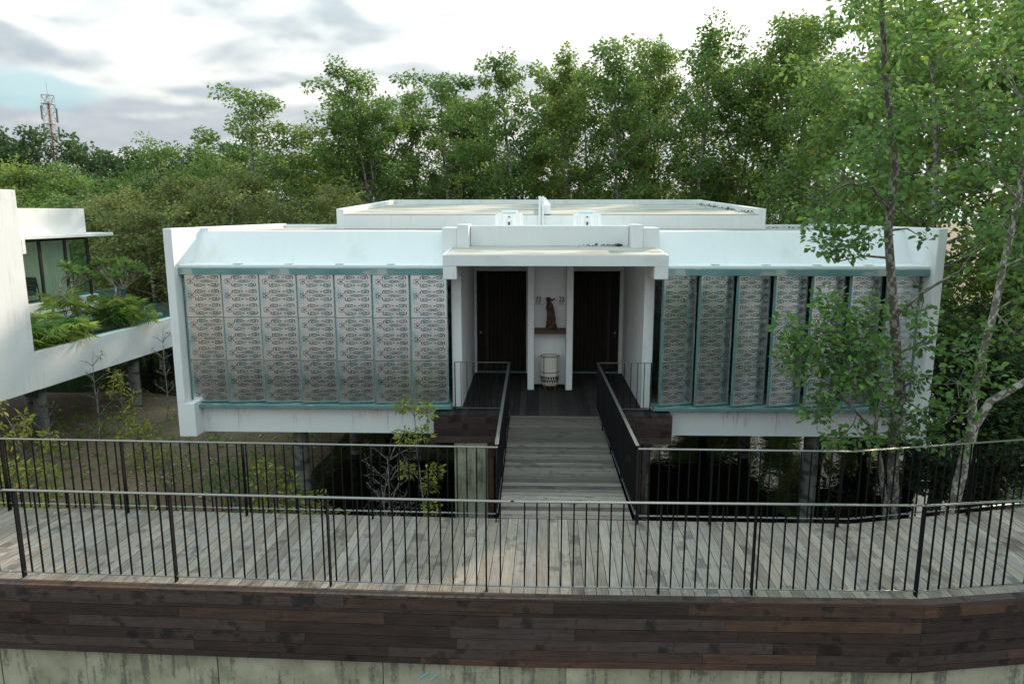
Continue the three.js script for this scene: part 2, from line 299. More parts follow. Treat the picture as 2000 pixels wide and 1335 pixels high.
  for (const x of [0.2, 0.29]) part(V, 'vent_pipe', mergeGeometries([cyl(0.032, 0.032, 0.84, 10, x, 3.86, -19.93), cyl(0.04, 0.03, 0.05, 10, x, 4.7, -19.93)]), M.plastic);
  // canopy over the porch
  const cx0 = -1.82, cx1 = 2.76;
  part(V, 'canopy_slab', hexa([[cx0, 3.24, -14.6], [cx1, 3.24, -14.6], [cx1, 3.24, -16.6], [cx0, 3.24, -16.6], [cx0, 3.46, -14.6], [cx1, 3.46, -14.6], [cx1, 3.57, -16.6], [cx0, 3.57, -16.6]]), M.plaster);
  part(V, 'canopy_screed', hexa([[cx0 + 0.05, 3.464, -14.65], [cx1 - 0.05, 3.464, -14.65], [cx1 - 0.05, 3.56, -16.4], [cx0 + 0.05, 3.56, -16.4], [cx0 + 0.05, 3.473, -14.65], [cx1 - 0.05, 3.473, -14.65], [cx1 - 0.05, 3.569, -16.4], [cx0 + 0.05, 3.569, -16.4]]), M.screed);
  pl('canopy_drop', cx0, cx0 + 0.28, 2.96, 3.238, -15.58, -14.602); pl('canopy_drop', cx1 - 0.28, cx1, 2.97, 3.238, -15.58, -14.602);
  pl('canopy_upstand', -1.4, 2.18, 3.5, 4.02, -16.7, -16.41);
  pl('canopy_block', -1.66, -1.41, 3.45, 4.05, -16.75, -15.95); pl('canopy_block', 2.19, 2.44, 3.45, 4.05, -16.75, -15.95);
  pl('canopy_end_block', -2.0, -1.665, 3.25, 3.98, -16.85, -16.0); pl('canopy_end_block', 2.445, 2.8, 3.25, 3.98, -16.85, -16.0);
  part(V, 'canopy_rear_roof', box(-1.8, 2.7, 3.3, 3.5, -19.99, -16.71), M.plaster);
  // porch walls, rear wall, doors
  pl('porch_wall', -1.77, -1.55, 0.002, 3.239, -19.3, -15.6); pl('porch_wall', 2.45, 2.67, 0.002, 3.239, -19.3, -15.6);
  pl('porch_header', -1.55, 2.45, 2.78, 3.29, -19.3, -19.1); pl('door_jamb', -1.549, -1.485, 0.002, 2.778, -19.3, -19.1); pl('door_jamb', 2.345, 2.449, 0.002, 2.778, -19.3, -19.1);
  pl('niche_wall', -0.1, 0.06, 0.002, 3.239, -19.05, -17.2); pl('niche_wall', 0.84, 1.0, 0.002, 3.239, -19.05, -17.2);
  pl('niche_back', 0.061, 0.839, 0.05, 3.239, -17.75, -17.6); pl('door_jamb', -0.15, 1.09, 0.002, 2.778, -19.3, -19.06);
  part(V, 'shelf', cbox(0.062, 0.838, 1.4, 1.5, -17.59, -17.21, 0.006), M.shelfWood);
  let s = 1;
  for (const [a, b, side] of [[-1.48, -0.155, 1], [1.095, 2.34, -1]]) {
    const door = new THREE.Group(); door.name = 'door'; V.add(door);
    const n = 12, w = (b - a) / n; for (let k = 0; k < n; k++) part(door, 'plank', cbox(a + k * w + 0.002, a + (k + 1) * w - 0.002, 0.05, 2.775, -19.24, -19.16 + 0.004 * ((k * 7) % 3), 0.004, k * 0.37, s += 0.3), M.doorWood);
    const px = side > 0 ? a + 0.27 : b - 0.27; part(door, 'pull_board', cbox(px - 0.05, px + 0.05, 0.12, 2.74, -19.15, -19.1, 0.006), PORCH[4]);
    const kx = side > 0 ? a + 0.1 : b - 0.1; const kg = new THREE.SphereGeometry(0.03, 12, 8); kg.translate(kx, 1.12, -19.1); part(door, 'knob', kg, M.steel);
    part(door, 'threshold', box(a, b, 0.003, 0.045, -19.28, -19.12), M.patinaSunPatch);
  }
  // porch boards run towards the doors
  const bx0 = -2.12, bx1 = 3.03, nb = 36, bw = (bx1 - bx0) / nb, r = rng(5);
  for (let k = 0; k < nb; k++) { const a = bx0 + k * bw; const inner = a + bw > -1.78 && a < 2.68; const zend = inner ? -19.11 : -15.39; part(V, 'porch_board', box(a + 0.002, a + bw - 0.002, -0.028, 0, zend, -14.94, r() * 3, r() * 3, 'z'), PORCH[Math.floor(r() * 5)]); }
  part(V, 'porch_frame', box(bx0 + 0.03, bx1 - 0.03, -0.6, -0.03, -15.38, -15.0), M.darkFrame);
  for (let j = 0; j < 4; j++) for (const [a, b] of [[bx0, -0.52], [1.5, bx1]]) {
    part(V, 'porch_fascia_board', cbox(a, b, -0.03 - 0.15 * (j + 1) + 0.004, -0.03 - 0.15 * j, -14.975, -14.942, 0.003, r() * 3, r() * 3), FASC[Math.floor(r() * 6)]);
    part(V, 'porch_side_board', box(a < 0 ? a : b - 0.03, a < 0 ? a + 0.03 : b, -0.03 - 0.15 * (j + 1) + 0.004, -0.03 - 0.15 * j, -15.38, -14.978, r() * 3, r() * 3), FASC[Math.floor(r() * 6)]);
  }
  // supports
  part(V, 'concrete_pier', cbox(-1.68, -0.95, -3.3, -0.64, -15.3, -14.96, 0.015), M.concrete); part(V, 'timber_post', cbox(-0.93, -0.82, -3.3, -0.64, -15.1, -14.97, 0.006), FASC[3]);
  for (const x of [2.3, 2.42]) part(V, 'timber_post', cbox(x, x + 0.09, -3.3, -0.64, -15.1, -14.97, 0.006), FASC[5]);
  for (const x of [-5.4, -1.2, 2.6, 6.45]) for (const z of [-16, -21, -26]) part(V, 'column', cyl(0.17, 0.17, 3.2, 14, x, -3.7, z), M.column);
  // room numbers and names beside the niche figure
  const font = await new FontLoader().loadAsync('fonts/droid/droid_sans_bold.typeface.json');
  for (const [t, x, y, h] of [['23', 0.09, 2.14, 0.125], ['SULANG', 0.078, 2.075, 0.036], ['22', 0.665, 2.14, 0.125], ['SUNUT', 0.665, 2.075, 0.036]]) {
    const g = new TextGeometry(t, { font, size: h, depth: 0.006, curveSegments: 4, bevelEnabled: false }); g.scale(0.72, 1, 1); g.translate(x, y, -17.599); part(V, h > 0.1 ? 'room_number' : 'room_name', g, M.letter);
  }
}

// ---------------------------------------------------------------- patterned pivoting screens
function sheetGeometry(w, h, mirror) {
  const stroke = (pts, wd) => { const l = [], r = []; pts.forEach((p, i) => { const a = pts[Math.max(i - 1, 0)], b = pts[Math.min(i + 1, pts.length - 1)], dx = b[0] - a[0], dy = b[1] - a[1], k = wd / 2 / Math.hypot(dx, dy); l.push([p[0] - dy * k, p[1] + dx * k]); r.unshift([p[0] + dy * k, p[1] - dx * k]); }); return [...l, ...r]; };
  const holes = [];
  // motif in millimetres, 640 x 190
  const sc = v => [
    stroke([[-196, 50], [-212, 64], [-210, 88], [-192, 104], [-160, 108], [-110, 102], [-72, 95]], 15),
    stroke([[-72, 68], [-120, 56], [-150, 52], [-172, 60], [-172, 76], [-154, 82], [-140, 77]], 14),
    [[-54, 94], [-54, 66], [-4, 80]], [[54, 94], [54, 66], [4, 80]],
    stroke([[72, 95], [110, 102], [160, 108], [192, 104], [210, 88], [212, 64], [196, 50]], 15),
    stroke([[72, 68], [120, 56], [150, 52], [172, 60], [172, 76], [154, 82], [140, 77]], 14),
  ].map(p => p.map(([x, y]) => [x, y * v]));
  const motif = [...sc(1), ...sc(-1), [[-40, 0], [0, 11], [40, 0], [0, -11]]];
  for (const sx of [-1, 1]) for (const sy of [-1, 1]) for (let k = 1; k <= 3; k++) motif.push(stroke([[sx * (40 + 32 * k), sy * 4], [sx * (20 + 15 * k), sy * (5 + 5.5 * k)], [sx * 5, sy * (9 + 10.5 * k)]], 4.5));
  for (const sy of [-1, 1]) motif.push(stroke([[150, sy * 5], [190, sy * 12], [214, sy * 18]], 5), stroke([[-150, sy * 5], [-190, sy * 12], [-212, sy * 18]], 5));
  for (const sy of [-1, 1]) motif.push(stroke([[-322, 18 * sy], [-330, 32 * sy], [-318, 44 * sy], [-304, 40 * sy]], 12), stroke([[-292, 24 * sy], [-290, 44 * sy], [-274, 52 * sy], [-262, 44 * sy]], 12), stroke([[-250, 22 * sy], [-242, 42 * sy], [-226, 44 * sy], [-226, 34 * sy]], 12));
  motif.push([[-312, 0], [-275, 15], [-232, 0], [-275, -15]], [[-350, 0], [-338, 5], [-328, 0], [-338, -5]]);
  const k = (w - 0.13) / 0.60;
  for (let j = 0; j < 3; j++) for (const p of motif) holes.push(p.map(([x, y]) => [(x + 62) * k / 1000 * (mirror ? -1 : 1) * 1.1, (j - 1) * h * 0.325 + y / 1000 * 1.05]));
  const sh = new THREE.Shape([[-w / 2, -h / 2], [w / 2, -h / 2], [w / 2, h / 2], [-w / 2, h / 2]].map(p => new THREE.Vector2(...p)));
  for (const q of holes) { const a = q.map(p => new THREE.Vector2(...p)); if (THREE.ShapeUtils.area(a) > 0) a.reverse(); sh.holes.push(new THREE.Path(a)); }
  const g = new THREE.ExtrudeGeometry(sh, { depth: 0.003, bevelEnabled: false, steps: 1 }); g.translate(0, 0, -0.0015); return g;
}
{
  const hs = 0.955;
  for (const [x0, pitch, ang, w, mirror] of [[-7.56, 0.82, 8, 0.81, false], [2.76, 0.785, 17, 0.80, true]]) {
    const sg = sheetGeometry(w - 0.03, hs - 0.012, mirror), f = 0.022;
    const frame = mergeGeometries([box(-w / 2, -w / 2 + f, 0, 2.87, -0.03, 0.03), box(w / 2 - f, w / 2, 0, 2.87, -0.03, 0.03), box(-w / 2 + f, w / 2 - f, 0, f, -0.025, 0.025), box(-w / 2 + f, w / 2 - f, 2.87 - f, 2.87, -0.025, 0.025), cyl(0.014, 0.014, 0.05, 8, 0, -0.05, 0), cyl(0.014, 0.014, 0.04, 8, 0, 2.869, 0)]);
    for (let k = 0; k < 7; k++) {
      const p = part(villa, 'screen_panel', frame, M.patinaSunPatch); p.position.set(x0 + pitch * (k + 0.5), 0.15, -15.36); p.rotation.y = (ang + Math.sin(k * 2.3 + x0) * 1.5) * Math.PI / 180;
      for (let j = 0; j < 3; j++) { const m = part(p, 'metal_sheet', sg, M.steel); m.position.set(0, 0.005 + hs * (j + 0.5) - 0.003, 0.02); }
    }
  }
}

// ---------------------------------------------------------------- things on the porch and the roof
{
  const o = thing('wooden_figure', 'dark carved driftwood figure standing on the niche shelf', 'sculpture', null, [0.48, 1.5, -17.38]);
  const g = new THREE.CylinderGeometry(0.075, 0.15, 0.78, 18, 26), p = g.attributes.position;
  for (let i = 0; i < p.count; i++) {
    const y = p.getY(i) / 0.78 + 0.5, a = Math.atan2(p.getZ(i), p.getX(i)), n = fbm(a * 1.3 + 20, y * 9 + 3, 256, 256, 3) - 0.5, k = 1 + n * 0.6 + 0.04 * Math.sin(y * 21);
    p.setX(i, p.getX(i) * k * (1 - 0.2 * step(0.75, 0.95, y)) - 0.08 * y + 0.02 * Math.sin(y * 4)); p.setZ(i, p.getZ(i) * k * 0.8);
  }
  g.computeVertexNormals(); g.translate(0, 0.39, 0); g.scale(0.85, 1, 0.9); part(o, 'body', g, M.carved);
  part(o, 'beak', limb([[-0.06, 0.72, 0, 0.04], [0.02, 0.715, 0.01, 0.025], [0.09, 0.75, 0.01, 0.008]], 6), M.carved);
  const b = thing('basket_stand', 'tall white woven basket with cane rims and a black checked band on short legs', 'basket', null, [0.45, 0, -17.33]);
  const lg = new THREE.LatheGeometry([[0.155, 0.1], [0.16, 0.12], [0.185, 0.3], [0.19, 0.42], [0.19, 0.8], [0.18, 0.8], [0.178, 0.14], [0.001, 0.13]].map(q => new THREE.Vector2(...q)), 32); part(b, 'body', lg, M.basket);
  for (const [y, r] of [[0.8, 0.192], [0.43, 0.194], [0.12, 0.166]]) { const t = new THREE.TorusGeometry(r, 0.009, 6, 40); t.rotateX(Math.PI / 2); t.translate(0, y, 0); part(b, 'cane_rim', t, M.cane); }
  const chk = []; for (let j = 0; j < 2; j++) for (let k = 0; k < 22; k++) { const a = (k + j * 0.5) / 22 * 2 * Math.PI, y = 0.19 + j * 0.075, r = 0.168 + (y - 0.12) * 0.135; const q = box(-0.013, 0.013, 0, 0.05, -0.003, 0.004); q.translate(0, y, r); q.rotateY(a); chk.push(q); }
  for (const y of [0.165, 0.245, 0.325]) { const t = new THREE.TorusGeometry(0.164 + (y - 0.12) * 0.135 + 0.004, 0.007, 4, 40); t.rotateX(Math.PI / 2); t.translate(0, y, 0); chk.push(t.toNonIndexed()); }
  part(b, 'checked_band', mergeGeometries(chk), M.black);
  b.scale.set(1.18, 1.05, 1.1);
  for (let k = 0; k < 4; k++) { const a = k * Math.PI / 2 + 0.7, c = Math.cos(a), s = Math.sin(a); part(b, 'leg', limb([[c * 0.14, 0, s * 0.14, 0.01], [c * 0.165, 0.13, s * 0.165, 0.01], [c * 0.195, 0.42, s * 0.195, 0.009], [c * 0.198, 0.8, s * 0.198, 0.009]], 6), M.cane); }
  const tank = thing('roof_tank', 'white box tank with ribbed front standing on the roof left of the vent pipes', 'tank', null, [-0.58, 3.5, -18.5]);
  part(tank, 'body', cbox(-0.32, 0.32, 0, 0.78, -0.3, 0.3, 0.03), M.plastic); part(tank, 'lid', cbox(-0.2, 0.2, 0.782, 0.87, -0.2, 0.2, 0.03), M.plastic);
  for (const x of [-0.3, -0.12, 0.12, 0.3]) part(tank, 'rib', cbox(x - 0.05, x + 0.05, 0.02, 0.76, 0.3, 0.325, 0.01), M.plastic);
  part(tank, 'tap', mergeGeometries([bar([0, 0.5, 0.3], [0, 0.5, 0.38], 0.012), bar([0, 0.5, 0.375], [0, 0.56, 0.375], 0.02), bar([-0.04, 0.57, 0.375], [0.04, 0.57, 0.375], 0.008), bar([0, 0.5, 0.375], [0, 0.44, 0.39], 0.015)]), M.black);
  part(tank, 'plug', cyl(0.02, 0.02, 0.02, 8).rotateX(Math.PI / 2).translate(0, 0.7, 0.3), M.black);
  copy(tank, 'white box tank with ribbed front standing on the roof right of the vent pipes').position.set(1.37, 3.5, -18.5);
}

// ---------------------------------------------------------------- boardwalk, bridge, railings
const NEAR = [[-13, -7.9], [-6.25, -7.63], [-0.21, -7.45], [4.4, -7.47], [5.6, -7.65], [13, -8.76]], FAR = [[-13, -10.1], [-7.88, -9.83], [-0.5, -9.64], [4.5, -9.6], [7.3, -10.25], [13, -11.6]];
const onLine = (L, x) => { let i = 0; while (i < L.length - 2 && x > L[i + 1][0]) i++; const [a, b] = [L[i], L[i + 1]]; return a[1] + (b[1] - a[1]) * (x - a[0]) / (b[0] - a[0]); };
{
  const bw = thing('boardwalk', 'curving boardwalk of weathered grey boards with dark timber fascia over a concrete beam', 'boardwalk'), r = rng(11);
  const pitch = 0.14, g = 0.0035;
  const lean = x => Math.tan((1.2 + 6.5 * step(-2, -8.5, x)) * Math.PI / 180);
  for (let k = 0; k < 158; k++) {
    const a = -11 + k * pitch, c = [a + g, a + pitch - g].map(x => { const zn = onLine(NEAR, x) - 0.13, zf = onLine(FAR, x + 2 * lean(x)); return [[x, zn], [x + (zn - zf) * lean(x), zf]]; });
    const y1 = -0.001 - r() * 0.004, y0 = y1 - 0.03, [[n0, f0], [n1, f1]] = c;
    part(bw, 'deck_board', hexa([[n0[0], y0, n0[1]], [n1[0], y0, n1[1]], [f1[0], y0, f1[1]], [f0[0], y0, f0[1]], [n0[0], y1, n0[1]], [n1[0], y1, n1[1]], [f1[0], y1, f1[1]], [f0[0], y1, f0[1]]], r() * 5, r() * 5, 'z'), DECK[Math.floor(r() * 8)]);
  }
  // edge run along the near side: cap, fascia rows, concrete blocks
  const strip = (name, x0, x1, d0, d1, y0, y1, mat) => { const z = x => onLine(NEAR, x), e = 0.0015; x0 += e; x1 -= e; return part(bw, name, hexa([[x0, y0, z(x0) + d1], [x1, y0, z(x1) + d1], [x1, y0, z(x1) + d0], [x0, y0, z(x0) + d0], [x0, y1, z(x0) + d1], [x1, y1, z(x1) + d1], [x1, y1, z(x1) + d0], [x0, y1, z(x0) + d0]], r() * 5, r() * 5), mat); };
  const runs = (lo, hi, fn) => { let s = -11; const kinks = [4.4, 10.8]; while (s < 10.8) { let e = s + lo + r() * (hi - lo); for (const q of kinks) if (q > s + 0.02 && (e > q - 0.35)) { e = q; break; } fn(s, e); s = e; } };
  runs(1.2, 2.8, (a, b) => strip('edge_cap', a, b, -0.125, 0.004, -0.03, 0.004, FASC[[0, 3, 5, 1][Math.floor(r() * 4)]]));
  const rows = [[-0.034, -0.165], [-0.172, -0.215], [-0.222, -0.36], [-0.367, -0.5], [-0.507, -0.64], [-0.647, -0.765], [-0.772, -0.85]];
  rows.forEach(([y1, y0], j) => runs(1.1, 2.6, (a, b) => strip('fascia_board', a, b, -0.03 - (j ? 0.008 + 0.004 * r() : 0), j ? -0.012 - r() * 0.004 : -0.002, y0, y1, FASC[Math.floor(r() * 6)])));
  runs(0.7, 2.2, (a, b) => strip('concrete_block', a + 0.004, b - 0.004, -0.55, -0.1 - r() * 0.012, -2.2, -0.86, M.concrete));
  strip('concrete_buttress', 0.42, 0.86, -0.2, -0.04, -2.2, -0.862, M.concrete);
  for (const d of [-0.55, -1.1, -1.7]) runs(3, 3.5, (a, b) => strip('joist', a, b, d - 0.05, d + 0.05, -0.25, -0.045, M.darkFrame));
  for (const x of [-9, -5, -1, 3, 7]) part(bw, 'pile', cyl(0.14, 0.14, 3.2, 12, x, -3.6, onLine(NEAR, x) - 1.4), M.column);
  for (const [x, l] of [[-1.34, 0.17], [-1.2, 0.13]]) { const z = onLine(NEAR, x) - 0.082, q = hexa([[x, -1.1, z + 0.004], [x + 0.035, -1.095, z + 0.004], [x + 0.035, -1.095, z], [x, -1.1, z], [x + l * 0.75, -1.1 + l * 0.6, z + 0.004], [x + l * 0.75 + 0.03, -1.1 + l * 0.58, z + 0.004], [x + l * 0.75 + 0.03, -1.1 + l * 0.58, z], [x + l * 0.75, -1.1 + l * 0.6, z]]); part(bw, 'paint_mark', q, std({ color: lin(0.25, 0.55, 0.58), roughness: 0.7 })); }
}
{
  const fb = thing('footbridge', 'plank footbridge leading from the boardwalk to the porch', 'footbridge'), r = rng(21);
  const z0 = -14.935, z1 = -9.66, n = 38, p = (z1 - z0) / n;
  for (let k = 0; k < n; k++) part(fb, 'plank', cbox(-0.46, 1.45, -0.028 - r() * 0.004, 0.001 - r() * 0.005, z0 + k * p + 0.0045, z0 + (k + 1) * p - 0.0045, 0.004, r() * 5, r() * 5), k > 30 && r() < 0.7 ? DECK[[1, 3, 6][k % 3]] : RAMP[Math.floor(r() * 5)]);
  for (const x of [-0.42, 0.45, 1.33]) part(fb, 'beam', box(x, x + 0.08, -0.3, -0.034, z0 + 0.05, z1 - 0.05), M.darkFrame);
}
const BAL = box(-0.008, 0.008, 0.06, 1.085, -0.008, 0.008);
function railing(name, label, lines, posts, low = 0.06) {
  const o = thing(name, label, 'railing', null); const H = 1.1;
  for (const pts of lines) for (let i = 0; i < pts.length - 1; i++) {
    const [ax, az] = pts[i], [bx, bz] = pts[i + 1], L = Math.hypot(bx - ax, bz - az), t = Math.atan2(-(bz - az), bx - ax);
    const place = m => { m.position.set(ax, 0, az); m.rotation.y = t; };
    place(part(o, 'handrail', cbox(-0.02, L + 0.02, H - 0.012, H, -0.025, 0.025, 0.002), M.rail)); place(part(o, 'bottom_rail', cbox(0, L, low, low + 0.01, -0.018, 0.018, 0.002), M.rail));
    const n = Math.round(L / 0.138); for (let k = 1; k < n; k++) { const f = k / n, x = ax + (bx - ax) * f, z = az + (bz - az) * f; if (posts.some(([px, pz]) => Math.hypot(px - x, pz - z) < 0.05)) continue; const b = part(o, 'baluster', BAL, M.black); b.position.set(x, 0, z); b.rotation.y = t; }
  }
  for (const [x, z, turn = 0] of posts) { const p = part(o, 'post', cbox(-0.008, 0.008, -0.0, H - 0.013, -0.036, 0.036, 0.002), M.black); p.position.set(x, 0.001, z); p.rotation.y = turn; }
}
{
  const nz = x => onLine(NEAR, x) - 0.19, fz = x => onLine(FAR, x) + 0.1, pt = (f, ...xs) => xs.map(x => [x, f(x)]);
  railing('boardwalk_railing', 'black railing along the fascia edge of the boardwalk, opposite the villa', [pt(nz, -11, -6.25, -0.21, 4.4, 5.6, 10.6)], pt(nz, -9.8, -7.95, -6.08, -4.2, -2.34, -0.51, 1.47, 2.53, 4.39, 6.25, 8.1, 10));
  railing('boardwalk_railing', 'black railing on the villa side of the boardwalk where the muddy bank lies behind', [[...pt(fz, -11, -7.88), [-0.49, fz(-0.49)]]], [...pt(fz, -9.5, -7.66, -5.87, -4.1, -2.26), [-0.49, fz(-0.49)]], 0.11);
  railing('boardwalk_railing', 'black railing on the villa side of the boardwalk beside the speckled tree trunks', [[[1.5, fz(1.5)], ...pt(fz, 4.4, 7.3, 10.6)]], [[1.5, fz(1.5)], ...pt(fz, 2.5, 4.27, 6.3, 8.3, 10)], 0.11);
  railing('bridge_railing', 'black footbridge railing on the side of the concrete pier, turning along the porch', [[[-0.49, -9.68], [-0.49, -15.3], [-1.68, -15.3]]], [[-0.49, -11.1, 1.57], [-0.49, -12.5, 1.57], [-0.49, -13.9, 1.57], [-0.49, -15.3, 0], [-1.68, -15.3, 0]]);
  railing('bridge_railing', 'black footbridge railing on the side of the twin timber posts, turning along the porch', [[[1.49, -9.68], [1.44, -15.3], [2.6, -15.3]]], [[1.48, -11.1, 1.57], [1.465, -12.5, 1.57], [1.45, -13.9, 1.57], [1.44, -15.3, 0], [2.6, -15.3, 0]]);
}

// ---------------------------------------------------------------- neighbouring villa on the left
const NV = [-13.87, 0, -17.76], NA = -0.0717;
const nv = (off, y, s) => { const v = new THREE.Vector3(-off, y, -s).applyAxisAngle(new THREE.Vector3(0, 1, 0), NA); return [v.x + NV[0], v.y, v.z + NV[2]]; };
{
  const o = thing('villa', 'neighbouring white villa on round columns with a planted glass-fenced terrace', 'villa', null, NV, NA);
  const b = (n, x0, x1, y0, y1, s0, s1, m = M.plaster) => part(o, n, cbox(-x1, -x0, y0, y1, -s1, -s0), m);   // off 0 = outer face, s = along it
  b('end_wall', 0, 0.25, -0.56, 4.9, -9, 1.36); b('terrace_beam', 0, 0.3, -0.57, 0.5, 1.361, 13);
  b('terrace_floor', 0.301, 6, -0.3, 0.4, -9, 13, M.paving); b('plinth', 3, 3.3, 0.401, 1.33, 1.4, 8.4);
  b('inner_wall', 0.26, 7, 0.402, 4.6, 0.6, 0.9);
  b('room_floor', 3.301, 8, 0.9, 1.33, 1.4, 8.4, M.interior); b('room_rear', 5.2, 5.4, 1.331, 3.4, 1.4, 8.4, M.interior);
  b('roof_slab', 2.6, 8, 3.46, 3.58, 0.95, 9.0); b('roof_parapet', 2.95, 8, 3.581, 4.45, 0.95, 8.0);
  b('wall_step', 0.001, 0.24, 3.2, 3.6, 1.361, 1.5);
  for (const [s0, s1] of [[2.6, 4.2], [4.2, 5.75], [5.75, 6.95], [6.95, 8.1]]) {   // one bay: frame with its pane
    const w = part(o, 'window', mergeGeometries([cbox(-3.1, -3.02, 1.331, 3.459, -s1 - 0.05, -s1 + 0.05), cbox(-3.1, -3.02, 3.36, 3.459, -s1 + 0.051, -s0 - 0.051)]), M.darkFrame);
    part(w, 'pane', box(-3.065, -3.055, 1.34, 3.359, -s1 + 0.06, -s0 - 0.06), M.glass);
  }
  part(o, 'window_pane', box(-5.2, -3.1, 1.34, 3.45, -8.16, -8.15), M.glass);
  for (const [s0, s1] of [[2, 4.1], [4.15, 5.7], [5.75, 7.0], [7.02, 8.1]]) { const w = s1 - s0, g = new THREE.PlaneGeometry(w, 2.1, 70, 1), p = g.attributes.position; for (let i = 0; i < p.count; i++) p.setZ(i, 0.04 * Math.sin(p.getX(i) * 34)); g.computeVertexNormals(); g.rotateY(Math.PI / 2); g.translate(-3.75, 2.39, -(s0 + s1) / 2); part(o, 'curtain', g, M.curtain); }
  for (const [s0, s1] of [[1.4, 2.1], [2.12, 2.9], [2.92, 4.3], [4.32, 5.8], [5.82, 7.2], [7.22, 8.6], [8.62, 10]]) part(o, 'glass_panel', box(-0.16, -0.148, 0.501, 1.3, -s1, -s0), M.greenGlass);
  b('pool_wall', 5, 5.3, 0.401, 1.1, 8.6, 13, M.pool); b('pool_kerb', 1, 5, 0.401, 0.52, 8.9, 9.15);
  for (const [off, s] of [[0.55, 6.4], [0.55, 2.0], [4.6, 6.4], [4.6, 2.0], [0.6, 11]]) part(o, 'column', cyl(0.18, 0.18, 2.7, 18, -off, -3.0, -s), M.column);
  for (const s of [6.4, 2]) b('footing', 0.2, 0.95, -2.9, -2.66, s - 0.4, s + 0.4, M.column);
  const ch = thing('armchair', 'dark timber armchair with black cushions behind the neighbouring window', 'chair', null, nv(3.42, 1.335, 5.3), NA);
  for (const x of [-0.3, 0.3]) { part(ch, 'frame', mergeGeometries([bar([-0.3, 0, x], [-0.28, 0.6, x], 0.022), bar([0.34, 0, x], [0.22, 0.78, x], 0.022), bar([-0.32, 0.6, x], [0.28, 0.56, x], 0.025), bar([-0.3, 0.3, x], [0.3, 0.26, x], 0.02)]), M.darkFrame); }
  part(ch, 'seat', cbox(-0.28, 0.26, 0.28, 0.42, -0.28, 0.28, 0.04), M.cushion); const bk = part(ch, 'backrest', cbox(-0.06, 0.06, 0, 0.45, -0.27, 0.27, 0.04), M.cushion); bk.position.set(0.22, 0.4, 0); bk.rotation.z = -0.15; ch.rotation.y = 1.57;
  const db = thing('daybed', 'round pale daybed with a grey bolster on the neighbouring terrace', 'daybed', null, nv(2.0, 0.402, 8.1), NA);
  const dg = new THREE.LatheGeometry([[0, 0.3], [0.5, 0.3], [0.53, 0.34], [0.53, 0.4], [0.5, 0.44], [0, 0.45]].map(q => new THREE.Vector2(...q)), 32); part(db, 'cushion', dg, M.paleCushion); part(db, 'base', cyl(0.42, 0.46, 0.3, 24), M.darkFrame);
  const bg = new THREE.CapsuleGeometry(0.12, 0.5, 6, 14); bg.rotateX(Math.PI / 2); bg.translate(-0.25, 0.57, 0); part(db, 'bolster', bg, M.cushion);
}

// ---------------------------------------------------------------- vegetation
const leafMat = (r, g, b, tr = 0.45) => phy({ color: lin(r, g, b), vertexColors: true, roughness: 1, transmission: tr, thickness: 0, specularIntensity: 0.3, clearcoat: 0.3, clearcoatRoughness: 0.45 });
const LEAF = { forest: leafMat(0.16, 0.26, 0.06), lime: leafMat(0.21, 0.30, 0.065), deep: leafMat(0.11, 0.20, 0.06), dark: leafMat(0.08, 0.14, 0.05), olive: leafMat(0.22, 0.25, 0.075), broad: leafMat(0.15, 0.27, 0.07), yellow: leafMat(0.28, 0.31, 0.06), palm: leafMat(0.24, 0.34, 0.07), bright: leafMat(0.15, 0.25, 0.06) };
class Leaves {
  constructor() { this.p = []; this.n = []; this.c = []; }
  tri(a, b, c, col) { const ux = b[0] - a[0], uy = b[1] - a[1], uz = b[2] - a[2], vx = c[0] - a[0], vy = c[1] - a[1], vz = c[2] - a[2]; let nx = uy * vz - uz * vy, ny = uz * vx - ux * vz, nz = ux * vy - uy * vx; const l = Math.hypot(nx, ny, nz) || 1; for (const q of [a, b, c]) { this.p.push(q[0], q[1], q[2]); this.n.push(nx / l, ny / l, nz / l); this.c.push(...col); } }
  // leaf from base o along direction d, width vector s (unit), fold up
  leaf(o, d, s, len, wid, col, round) {
    const at = (t, w, f) => [o[0] + d[0] * t * len + s[0] * w * wid, o[1] + d[1] * t * len + s[1] * w * wid + f * wid, o[2] + d[2] * t * len + s[2] * w * wid];
    const a = at(0, 0, 0), e = at(1, 0, -0.1);
    if (!round) { this.tri(a, at(0.45, 0.5, 0.14), e, col); this.tri(a, e, at(0.45, -0.5, 0.14), col); return; }
    const m = at(0.5, 0, -0.02), l1 = at(0.22, 0.38, 0.08), l2 = at(0.68, 0.46, 0.1), r1 = at(0.22, -0.38, 0.08), r2 = at(0.68, -0.46, 0.1);
    this.tri(a, l1, m, col); this.tri(l1, l2, m, col); this.tri(l2, e, m, col); this.tri(a, m, r1, col); this.tri(r1, m, r2, col); this.tri(r2, m, e, col);
  }
  build() { const g = new THREE.BufferGeometry(); g.setAttribute('position', new THREE.Float32BufferAttribute(this.p, 3)); g.setAttribute('normal', new THREE.Float32BufferAttribute(this.n, 3)); g.setAttribute('color', new THREE.Float32BufferAttribute(this.c, 3)); return g; }
}
const unit = v => { const l = Math.hypot(...v) || 1; return [v[0] / l, v[1] / l, v[2] / l]; };
const randDir = r => { const z = r() * 2 - 1, a = r() * 6.2832, k = Math.sqrt(1 - z * z); return [k * Math.cos(a), z, k * Math.sin(a)]; };
const perp = (d, r) => { const q = randDir(r), k = q[0] * d[0] + q[1] * d[1] + q[2] * d[2]; return unit([q[0] - d[0] * k, q[1] - d[1] * k, q[2] - d[2] * k]); };
const leafTint = (r, yellow = 0.012) => { const k = 0.62 + r() * 0.76, y = r() < yellow ? 1 : 0; return [k * (1 + 0.25 * (r() - 0.4) + y * 0.9), k * (1 + y * 0.5), k * (0.75 + 0.5 * r())]; };
